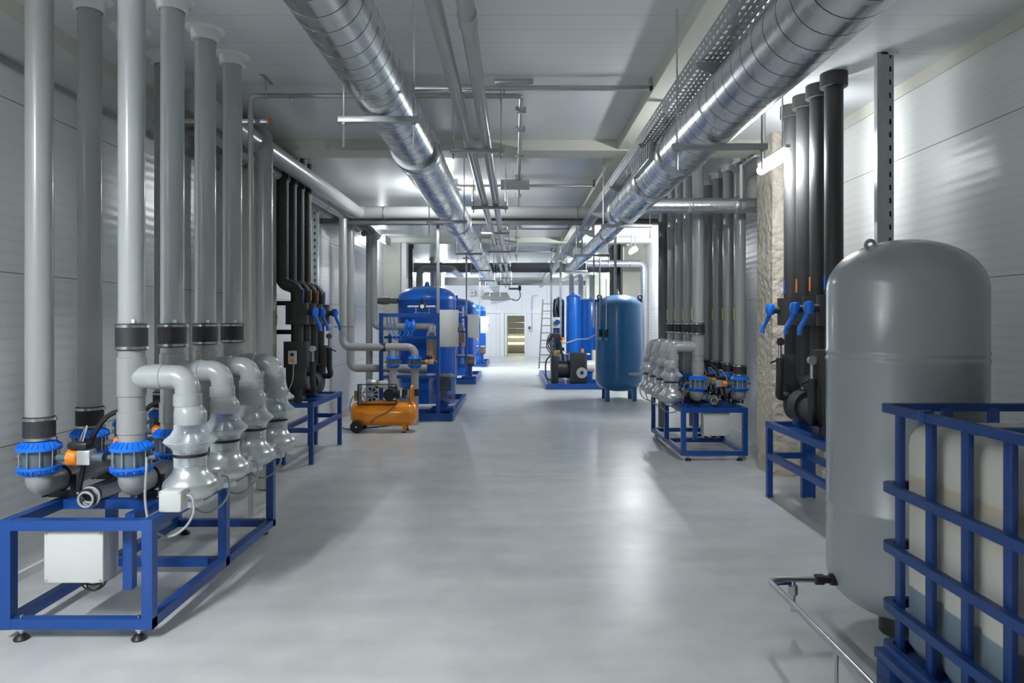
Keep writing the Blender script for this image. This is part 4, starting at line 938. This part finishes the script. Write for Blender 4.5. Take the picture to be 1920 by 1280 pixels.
    MB().lathe((0, Y + 0.42, 1.42), [(0.07, -1.72), (0.115, -1.70), (0.115, -1.68), (0.08, -1.66), (0.08, -1.62), (0.115, -1.60), (0.115, -1.58), (0.07, -1.56)], 'x', 26).build('joint_rim', 'bluering', n)
    for kk in range(3): MB().tube(curve_pts([(-1.95 + 0.05 * kk, Y + 0.1, 1.58), (-1.92 + 0.06 * kk, Y + 0.12, 1.35), (-1.80 + 0.06 * kk, Y + 0.15, 1.22), (-1.72 + 0.06 * kk, Y + 0.15, 1.38), (-1.62 + .03 * kk, Y + 0.15, 1.25)]), 0.007, n=6).build('air_line', 'hoseblue', n)
filter_skid(10.3, 'behind the orange compressor', True)
filter_skid(16.4, 'second along the hall', False)
filter_skid(22.6, 'closest to the white end wall', False)

# orange compressor
t = thing('air_compressor', 'orange wheeled air compressor standing on the floor before the first blue skid', 'compressor', (-1.79, 9.35, 0))
cy, cz, r = 9.35, 0.245, 0.168
pr = [(0.001, -2.245)] + [(r * math.sin(PI / 2 * k / 8) ** 0.8, -2.245 + 0.11 * (1 - math.cos(PI / 2 * k / 8))) for k in range(1, 9)] + [(r * math.sin(PI / 2 * k / 8) ** 0.8, -1.325 - 0.11 * (1 - math.cos(PI / 2 * k / 8))) for k in range(8, 0, -1)] + [(0.001, -1.325)]
MB().lathe((0, cy, cz), pr, 'x', 36).build('air_receiver', 'orange', t)
for y in (cy - 0.16, cy + 0.16):
    wh = MB().lathe((-2.13, y, 0.085), [(0.04, -0.022), (0.078, -0.025), (0.085, -0.012), (0.085, 0.012), (0.078, 0.025), (0.04, 0.022)], 'y', 28).build('wheel', 'rubber', t)
    MB().lathe((-2.13, y, 0.085), [(0.0, -0.028), (0.012, -0.028), (0.012, 0.028), (0.0, 0.028)], 'y', 12).build('axle_cap', 'sticker', wh)
MB().bar((-2.13, cy - 0.15, 0.085), (-2.13, cy + 0.15, 0.085), 0.02).build('axle', 'black', t)
for y in (cy - 0.11, cy + 0.11):
    MB().box(-1.52, -1.47, y - 0.012, y + 0.012, 0.015, 0.12).build('support_leg', 'orange', t); MB().box(-1.525, -1.465, y - 0.016, y + 0.016, 0.0, 0.016).build('rubber_foot', 'rubber', t)
MB().tube([(-1.405, cy - 0.09, 0.36), (-1.405, cy - 0.09, 0.62), (-1.405, cy + 0.09, 0.62), (-1.405, cy + 0.09, 0.36)], 0.015, 0.05, 10).build('push_handle', 'orange', t)
MB().box(-2.12, -1.60, cy - 0.12, cy + 0.12, 0.395, 0.42, 0.004).build('motor_deck', 'orange', t)
g = MB()
g.bar((-2.115, cy - 0.14, 0.38), (-2.115, cy - 0.14, 0.655), 0.012).bar((-1.60, cy - 0.14, 0.38), (-1.60, cy - 0.14, 0.655), 0.012).bar((-2.115, cy - 0.14, 0.655), (-1.60, cy - 0.14, 0.655), 0.012).bar((-2.115, cy - 0.14, 0.38), (-1.60, cy - 0.14, 0.38), 0.012)
for k in range(1, 5): g.bar((-2.115, cy - 0.14, 0.38 + 0.055 * k), (-1.60, cy - 0.14, 0.38 + 0.055 * k), 0.003)
for k in range(1, 9): g.bar((-2.115 + 0.057 * k, cy - 0.14, 0.38), (-2.115 + 0.057 * k, cy - 0.14, 0.655), 0.003)
g.build('guard_mesh', 'black', t)
MB().box(-2.11, -2.065, cy - 0.135, cy - 0.13, 0.385, 0.65).build('guard_plate', 'galv', t)
fw = MB().lathe((-1.945, cy - 0.10, 0.515), [(0.098, -0.012), (0.112, -0.012), (0.112, 0.012), (0.098, 0.012), (0.098, -0.012)], 'y', 32, False).lathe((-1.945, cy - 0.10, 0.515), [(0.0, -0.014), (0.025, -0.014), (0.025, 0.014), (0.0, 0.014)], 'y', 16)
for k in range(9):
    a = 2 * PI * k / 9; c, s_ = math.cos(a), math.sin(a)
    fw.bar((-1.945 + 0.02 * c, cy - 0.10, 0.515 + 0.02 * s_), (-1.945 + 0.104 * c, cy - 0.10, 0.515 + 0.104 * s_), 0.014, 0.02, (0, 1, 0))
fw.build('flywheel_rim', 'silver', t)
MB().box(-2.0, -1.88, cy - 0.06, cy + 0.08, 0.42, 0.62, 0.015).build('pump_crankcase', 'black', t)
MB().box(-2.02, -1.88, cy - 0.05, cy + 0.07, 0.62, 0.705, 0.006).build('cylinder_head', 'silver', t)
MB().cyl((-1.70, cy - 0.11, 0.51), (-1.70, cy + 0.12, 0.51), 0.08, 24).build('electric_motor', 'black', t)
MB().box(-1.85, -1.74, cy - 0.04, cy + 0.05, 0.60, 0.69, 0.01).build('air_filter', 'creamwhite', t)
MB().cyl((-1.61, cy - 0.05, 0.51), (-1.57, cy - 0.05, 0.51), 0.06, 20).build('motor_cap', 'black', t)
MB().box(-1.54, -1.47, cy - 0.05, cy + 0.05, 0.46, 0.58, 0.01).build('pressure_switch', 'black', t)
MB().cyl((-1.465, cy - 0.04, 0.40), (-1.465, cy - 0.04, 0.48), 0.01, 10).cyl((-1.465, cy - 0.055, 0.485), (-1.465, cy - 0.03, 0.485), 0.022, 14).build('gauge', 'brass', t)
MB().box(-2.19, -2.14, cy - 0.05, cy - 0.0, 0.42, 0.56, 0.01).build('air_outlet', 'brass', t)
MB().tube(curve_pts([(-1.58, cy - 0.14, 0.42), (-1.62, cy - 0.175, 0.36), (-1.72, cy - 0.18, 0.28), (-1.86, cy - 0.175, 0.21), (-1.95, cy - 0.15, 0.13)]), 0.006, n=6).build('power_cable', 'cableblack', t)
MB().tube(curve_pts([(-2.19, cy, 0.5), (-2.24, cy, 0.42), (-2.25, cy, 0.25), (-2.2, cy + 0.2, 0.02), (-1.9, cy + 0.2, 0.02)]), 0.006, n=6).build('air_hose', 'hoseblue', t)
o = MB().sweep(curve_pts([(-2.42, 9.6, 0.008), (-2.3, 9.5, 0.008), (-2.1, 9.65, 0.008), (-1.85, 9.75, 0.008), (-1.7, 9.95, 0.008)]), 0.008, 6).build('floor_hose', 'cableblack')
tag(o, 'thin dark hose lying on the floor behind the orange compressor', 'hose')

# ------------------------------------------------------------------ tank side: petrol blue tank
PX, PY, PR = 2.0, 13.1, 0.445
t = thing('buffer_tank', 'dark petrol-blue domed tank on four legs beside the silver fans', 'tank', (PX, PY, 0))
MB().lathe((PX, PY, 0), dome_profile(PR, 0.17, 2.02, 0.2, 0.22, 10), n=56).build('tank_shell', 'tankpetrol', t)
for a in (45, 135, 225, 315):
    x, y = PX + 0.36 * math.cos(math.radians(a)), PY + 0.36 * math.sin(math.radians(a))
    MB().box(x - 0.04, x + 0.04, y - 0.03, y + 0.03, 0.0, 0.36, 0.008).build('leg', 'tankpetrol', t)
for s in (-1, 1): lug(PX + s * 0.385, PY - 0.1, 1.97, 0.05).build('lifting_lug', 'black', t)
for k in range(2):
    x = PX - 0.40 + 0.11 * k; yy = PY - 0.30 - 0.09 * k
    MB().box(x - 0.025, x + 0.025, yy, yy + 0.08, 1.22, 1.36, 0.01).build('gauge_valve', 'black', t)
    MB().cyl((x, yy, 1.18), (x, yy + 0.02, 1.18), 0.03, 14).build('dial_gauge', 'steel', t)
    MB().cyl((x, yy + 0.03, 1.36), (x, yy + 0.05, 2.7 if k == 0 else 2.3), 0.012, 8).build('gauge_line', 'galv', t)
MB().cyl((PX + 0.10, PY - 0.50, 0.53), (PX + 0.52, PY - 0.50, 0.53), 0.03, 14).cyl((PX + 0.12, PY - 0.50, 0.53), (PX + 0.12, PY - 0.38, 0.53), 0.03, 14).build('outlet_pipe', 'pvc', t)
MB().lathe((PX - 0.02, PY, 0), [(0.03, 2.0), (0.03, 2.06), (0.012, 2.07), (0.012, 2.13), (0.0, 2.13)], n=12).build('vent_cap', 'brass', t)
# foil clad pipes
def foil_pipe(Y, xa, xb, z, r, label):
    t = thing('foil_pipe', label, 'pipe', (xb, Y, 0))
    MB().tube([(xa, Y, z), (xb, Y, z), (xb, Y, 0.0)], r, 0.14, 24, 6).build('pipe_cladding', 'foil', t)
    for x in (xa + 0.45, xa + 0.95): MB().lathe((0, Y, z), [(r, x), (r + 0.003, x + 0.005), (r + 0.003, x + 0.05), (r, x + 0.055)], 'x', 24, False).build('tape_band', 'foil', t)
    MB().cyl((xb, Y, z - 0.36), (xb, Y, z - 0.27), r + 0.006, 24).build('tape_band', 'foil', t)
    h = thing('pipe_hanger', 'channel and white strap over the foil pipe ' + ('behind the rough brown column' if Y < 10 else 'over the petrol-blue tank'), 'hanger', (xb - 0.4, Y, z + 0.3), 'strap hangers of the foil pipes')
    MB().box(xb - 0.46, xb - 0.40, Y - 0.42, Y + 0.30, 3.16, 3.19, 0.004).build('channel', 'galv', h)
    MB().box(xb - 0.47, xb - 0.45, Y - 0.015, Y + 0.015, z + r, 3.18).build('strap', 'trimwhite', h)
    MB().cyl((xb - 0.43, Y - 0.1, 3.19), (xb - 0.43, Y - 0.1, ZC), 0.008, 8).build('threaded_rod', 'steel', h)
foil_pipe(7.30, DRX + 0.2, 2.88, 2.74, 0.082, 'bright foil-clad pipe from duct to wall behind the rough brown column')
foil_pipe(15.3, 1.62, 2.9, 2.80, 0.085, 'bright foil-clad pipe reaching the wall over the petrol-blue tank')
# vertical poles
for x, y, z0, w, lb in ((1.93, 13.1, 2.02, 0.05, 'grey pole rising from the top of the petrol-blue tank'), (1.46, 12.6, 1.4, 0.03, 'slim bluish pole beside the petrol-blue tank'),
                        (1.05, 15.6, 0.12, 0.05, 'pale square pole carrying the cable tray by the slim blue cylinder'), (0.92, 17.2, 0.12, 0.05, 'pale pole behind the black compressor block'),
                        (2.75, 11.6, 0.0, 0.07, 'white wall post with a small blue tag beside the petrol-blue tank')):
    t = thing('strut_pole', lb, 'pole', (x, y, z0))
    if z0: MB().bar((x, y, z0), (x, y, ZC), w).build('pole', 'galv', t)
    else:
        MB().bar((x, y, 0), (x, y, ZC), w).build('pole', 'trimwhite', t); MB().box(x - 0.04, x + 0.04, y - 0.06, y - 0.04, 1.50, 1.66).build('tag_plate', 'bluering', t)
    MB().box(x - w, x + w, y - w, y + w, ZC - 0.01, ZC).build('head_plate', 'galv', t)
# screw compressor skid
BY = 15.15
t = thing('compressor_base', 'flat blue steel base frame under the black compressor', 'frame', (1.6, BY, 0))
for a, b in (((0.70, BY, .06), (2.3, BY, .06)), ((0.70, BY + 4.3, .06), (2.3, BY + 4.3, .06)), ((0.73, BY, .06), (0.73, BY + 4.3, .06)), ((2.27, BY, .06), (2.27, BY + 4.3, .06)), ((0.73, BY + 1.0, .06), (2.27, BY + 1.0, .06))):
    MB().bar(a, b, 0.07, 0.11).build('base_beam', 'frame', t)
MB().box(0.78, 2.22, BY + 0.05, BY + 4.2, 0.09, 0.118).build('deck_plate', 'frame', t)
t = thing('screw_compressor', 'black compressor block with round fan disc on the blue base', 'compressor', (1.3, BY + 0.5, 0.12))
MB().box(1.24, 1.62, BY + 0.12, BY + 0.6, 0.12, 0.80, 0.015).build('compressor_case', 'black', t)
dsk = MB().cyl((1.50, BY + 0.12, 0.36), (1.50, BY + 0.09, 0.36), 0.12, 24).build('fan_disc', 'silver', t)
MB().cyl((1.50, BY + 0.09, 0.36), (1.50, BY + 0.07, 0.36), 0.04, 16).build('disc_hub', 'black', dsk)
MB().cyl((0.95, BY + 0.40, 0.42), (1.24, BY + 0.40, 0.42), 0.2, 24).build('motor_body', 'black', t)
MB().box(0.82, 0.98, BY + 0.15, BY + 0.5, 0.12, 0.72, 0.01).build('cooler_block', 'black', t)
MB().cyl((1.62, BY + 0.3, 0.5), (1.80, BY + 0.3, 0.5), 0.13, 20).build('oil_separator', 'creamwhite', t)
MB().cyl((1.80, BY + 0.3, 0.2), (1.80, BY + 0.3, 0.86), 0.06, 18).build('filter_can', 'creamwhite', t)
MB().tube([(1.0, BY + 0.3, 0.90), (1.12, BY + 0.25, 0.78), (1.16, BY + 0.25, 0.60)], 0.03, 0.06, 12).build('suction_pipe', 'steel', t)
MB().cyl((1.2, BY + 0.7, 0.74), (1.75, BY + 0.7, 0.74), 0.03, 12).build('discharge_pipe', 'steel', t)
MB().cyl((1.09, BY + 0.32, 0.92), (1.09, BY + 0.32, 1.08), 0.05, 16).build('oil_filter', 'creamwhite', t)
MB().cyl((1.09, BY + 0.32, 1.08), (1.09, BY + 0.32, 1.15), 0.05, 16).build('filter_cap', 'orangecap', t)
MB().cyl((1.55, BY + 0.5, 0.8), (1.55, BY + 0.5, 0.88), 0.035, 12).build('warning_cap', 'orangecap', t)
for k in range(5):
    MB().tube(curve_pts([(0.86 + 0.04 * k, BY + 0.25, 0.72), (0.72 + 0.03 * k, BY + 0.2, 0.95 + 0.04 * k), (0.80 + 0.05 * k, BY + 0.2, 1.22), (0.95 + 0.02 * k, BY + 0.22, 1.05), (1.0 + 0.02 * k, BY + 0.25, 0.78)]), 0.014, n=8).build('pressure_hose', 'cableblack', t)
MB().tube(curve_pts([(0.80, BY + 0.12, 0.75), (0.70, BY + 0.1, 0.6), (0.70, BY + 0.1, 0.3), (0.78, BY + 0.12, 0.2), (0.88, BY + 0.12, 0.25)]), 0.018, n=8).build('pressure_hose', 'cableblack', t)
MB().box(0.88, 1.02, BY + 0.2, BY + 0.34, 0.72, 0.86, 0.01).box(0.9, 1.0, BY + 0.2, BY + 0.3, 1.16, 1.24, 0.01).build('valve_block', 'brass', t)
MB().bar((0.94, BY + 0.28, 0.72), (0.94, BY + 0.28, 1.35), 0.05).build('valve_mast', 'frame', t)
t = thing('isolator_switch', 'white isolator box with blue round knob above the compressor hoses', 'switch', (0.9, BY + 0.2, 1.36))
MB().box(0.83, 1.02, BY + 0.2, BY + 0.34, 1.36, 1.60, 0.008).build('switch_box', 'boxwhite', t); MB().cyl((0.96, BY + 0.2, 1.49), (0.96, BY + 0.15, 1.49), 0.06, 20).build('switch_knob', 'frame', t)
o = MB().sweep(curve_pts([(1.03, BY + 0.15, 1.06), (1.15, BY + 0.1, 1.03), (1.38, BY + 0.1, 1.10), (1.62, BY - 0.1, 1.13), (1.78, BY - 0.4, 1.24)]), 0.014, 8).build('grey_hose', 'cable')
tag(o, 'pale grey hose sagging from the compressor to the petrol-blue tank', 'hose')
def cyl_tank(x, y, r, z1, label, m, z0=0.12):
    t = thing('gas_cylinder', label, 'tank', (x, y, z0), 'blue upright tanks on the compressor base')
    MB().lathe((x, y, 0), dome_profile(r, z0 + 0.06, z1, 0.06, min(0.09, r * 0.5), 8), n=40).build('tank_shell', m, t)
    MB().lathe((x, y, 0), [(r * 0.8, z0), (r * 0.85, z0), (r * 0.85, z0 + 0.12), (r * 0.8, z0 + 0.12)], n=30, caps=False).build('base_ring', m, t)
    MB().lathe((x, y, 0), [(0.03, z1 - 0.01), (0.03, z1 + 0.03), (0.0, z1 + 0.035)], n=12).build('top_plug', m, t)
cyl_tank(1.42, 16.5, 0.18, 2.16, 'slim bright blue cylinder standing upright behind the compressor block', 'tankblue')
cyl_tank(1.12, 17.4, 0.15, 2.10, 'slim dark cylinder hung with hoses, half hidden by the bright one', 'tankpetrol')
cyl_tank(1.95, 17.6, 0.36, 2.10, 'broad bright blue tank half hidden behind the petrol-blue tank', 'tankblue')
for k in range(3):
    o = MB().sweep(curve_pts([(1.0 + 0.06 * k, 17.2, 2.05), (0.98 + 0.05 * k, 17.15, 1.8), (1.0 + 0.07 * k, 17.15, 1.55), (1.06 + 0.05 * k, 17.2, 1.9)]), 0.02, 8).build('hanging_hose', 'cableblack' if k != 1 else 'cable')
    tag(o, f'looped hose hanging on the slim dark cylinder, {NTH[k]} loop', 'hose', 'hoses on the slim cylinder')
# ladder
t = thing('leaning_ladder', 'steel rung ladder standing against the equipment near the end wall', 'ladder', (0.9, 22, 0))
for x0, x1 in ((0.78, 0.92), (1.30, 1.30)): MB().bar((x0, 21.9, 0.0), (x1, 22.2, 2.22), 0.045).build('rail', 'ladder', t)
for k in range(9):
    z = 0.2 + 0.235 * k; a = z / 2.22
    MB().bar((0.78 + 0.14 * a, 21.9 + 0.3 * a, z), (1.30, 21.9 + 0.3 * a, z), 0.03).build('rung', 'ladder', t)
# end wall fittings
t = thing('wall_socket', 'black socket with hanging cable on the white end wall', 'socket', (0.62, Y1 - 0.03, 1.2))
MB().box(0.60, 0.68, Y1 - 0.045, Y1 - 0.001, 1.18, 1.30, 0.006).build('socket_box', 'black', t)
MB().tube(curve_pts([(0.64, Y1 - 0.04, 1.18), (0.66, Y1 - 0.05, 1.08), (0.74, Y1 - 0.05, 1.08), (0.75, Y1 - 0.04, 1.25), (0.75, Y1 - 0.03, 2.4), (0.8, Y1 - 0.03, 2.62), (1.0, Y1 - 0.05, 2.62)]), 0.012, n=6).build('socket_cable', 'cable', t)
t = thing('pipe_valve_group', 'dark valve cluster with hose loop at the far end of the twin pipes', 'valve', (0.1, 27.4, 2.8))
MB().box(-0.25, 0.25, 27.3, 27.42, 2.78, 2.86, 0.01).build('valve_block', 'pvcdark', t); MB().cyl((0.2, 27.3, 2.75), (0.2, 27.3, 2.95), 0.06, 14).build('valve_head', 'black', t)
MB().tube(curve_pts([(0.2, 27.3, 2.75), (0.22, 27.3, 2.5), (0.1, 27.3, 2.36), (-0.1, 27.3, 2.38)]), 0.02, n=8).build('hose_loop', 'cableblack', t)
for i, (x0, x1, z0, z1) in enumerate(((-1.95, -1.70, 2.62, 2.86), (-1.62, -1.38, 2.60, 2.86))):
    t = thing('wall_unit', f'small white box unit high on the end wall, {["by the wall" , "by the duct hood"][i]}', 'box', ((x0 + x1) / 2, Y1 - 0.2, z0))
    MB().box(x0, x1, Y1 - 0.2, Y1 - 0.001, z0, z1, 0.01).build('unit_case', 'boxwhite', t); MB().cyl(((x0 + x1) / 2, Y1 - 0.2, z0 + 0.12), ((x0 + x1) / 2, Y1 - 0.215, z0 + 0.12), 0.03, 12).build('unit_knob', 'black', t)

# ------------------------------------------------------------------ deeper risers on both sides
def plain_riser(x, y, r, m, label, group, z0=0.0, cap=None):
    t = thing('deep_riser', label, 'pipe', (x, y, z0), group)
    MB().cyl((x, y, z0), (x, y, ZC), r, 20).build('riser_pipe', m, t)
    MB().cyl((x, y, ZC - 0.10), (x, y, ZC), r + 0.025, 22).build('ceiling_cap', cap or m, t)
for k in range(3): plain_riser(-2.5, 15.6 + 0.33 * k, 0.07, 'foam', f'black foam riser above the first blue tank, {NTH[k]} of three', 'black risers behind the blue tanks')
for k in range(4): plain_riser(-2.35, 19.6 + 0.5 * k, 0.08, 'pvcdark' if k % 2 else 'pvc', f'dark grey riser far behind the second blue tank, {NTH[k]} of four', 'grey risers behind the blue tanks')
t = thing('return_bend', 'grey U-shaped pipe rising behind the first and second blue tanks', 'pipe', (-2.4, 17.6, 0))
MB().tube([(-2.45, 17.6, 0.02), (-2.45, 17.6, 2.86), (-1.62, 17.6, 2.86), (-1.62, 20.5, 2.86)], 0.09, 0.15, 20, 6).build('pipe_run', 'pvc', t)
plain_riser(2.12, 9.75, 0.07, 'pvcdark', 'dark grey riser standing just past the last fan by the petrol-blue tank', 'dark risers past the fans')
plain_riser(2.6, 9.9, 0.07, 'pvcdark', 'dark grey riser by the wall just past the last fan', 'dark risers past the fans')
for k, x in enumerate((1.55, 1.80, 2.10)):
    t = thing('deep_riser', f'bent riser, bright light painted in as white, behind the blue cylinders, {NTH[k]} of three', 'pipe', (x, 18.6, 0.3), 'pale risers behind the cylinders')
    MB().tube([(x, 18.6, 0.0), (x, 18.6, 2.74), (x - 0.1, 20.4, 2.78)], 0.07, 0.12, 18, 6).build('riser_pipe', 'trimwhite', t)  # strong light on these risers is put into the white colour
for k in range(4): plain_riser(2.45 - 0.0 * k, 16.2 + 0.32 * k, 0.07, 'foam' if k < 2 else 'pvcdark', f'dark riser beyond the foil pipe over the blue tanks, {NTH[k]} of four', 'dark risers past the foil pipe')
t = thing('wall_valve', 'pair of small blue lever handles on the wall post past the last fan', 'valve handle', (2.68, 11.5, 1.4))
for k in range(2): MB().sweep(curve_pts([(2.62 + 0.06 * k, 11.5, 1.48), (2.60 + 0.06 * k, 11.48, 1.40), (2.57 + 0.06 * k, 11.48, 1.30)]), 0.02, 8).build('lever', 'bluering', t)
MB().box(2.58, 2.72, 11.49, 11.53, 1.46, 1.56, 0.01).build('valve_body', 'black', t)

# ------------------------------------------------------------------ camera, world, view
cam = bpy.data.cameras.new('camera'); cam.lens = 24; cam.sensor_width = 36; cam.sensor_fit = 'HORIZONTAL'
cam.shift_x = -(CX - 960) / 1920; cam.shift_y = -(640 - CY) / 1920
cam.clip_start = 0.05; cam.clip_end = 100
co = bpy.data.objects.new('camera', cam); COL.objects.link(co); co.location = (0, 0, H); co.rotation_euler = (PI / 2, 0, 0)
SC.camera = co
wd = bpy.data.worlds.new('world'); SC.world = wd; wd.use_nodes = True
wd.node_tree.nodes['Background'].inputs['Color'].default_value = (0.5, 0.55, 0.6, 1)
wd.node_tree.nodes['Background'].inputs['Strength'].default_value = 0.3
vs = SC.view_settings; vs.view_transform = 'Standard'; vs.look = 'None'; vs.gamma = 1.0; vs.use_curve_mapping = False
vs.exposure = 0.05
try:
    SC.cycles.use_denoising = True; SC.cycles.max_bounces = 8; SC.cycles.diffuse_bounces = 5; SC.cycles.glossy_bounces = 4; SC.cycles.transparent_max_bounces = 12
    SC.cycles.sample_clamp_indirect = 6.0; SC.cycles.adaptive_threshold = 0.03
except Exception: pass
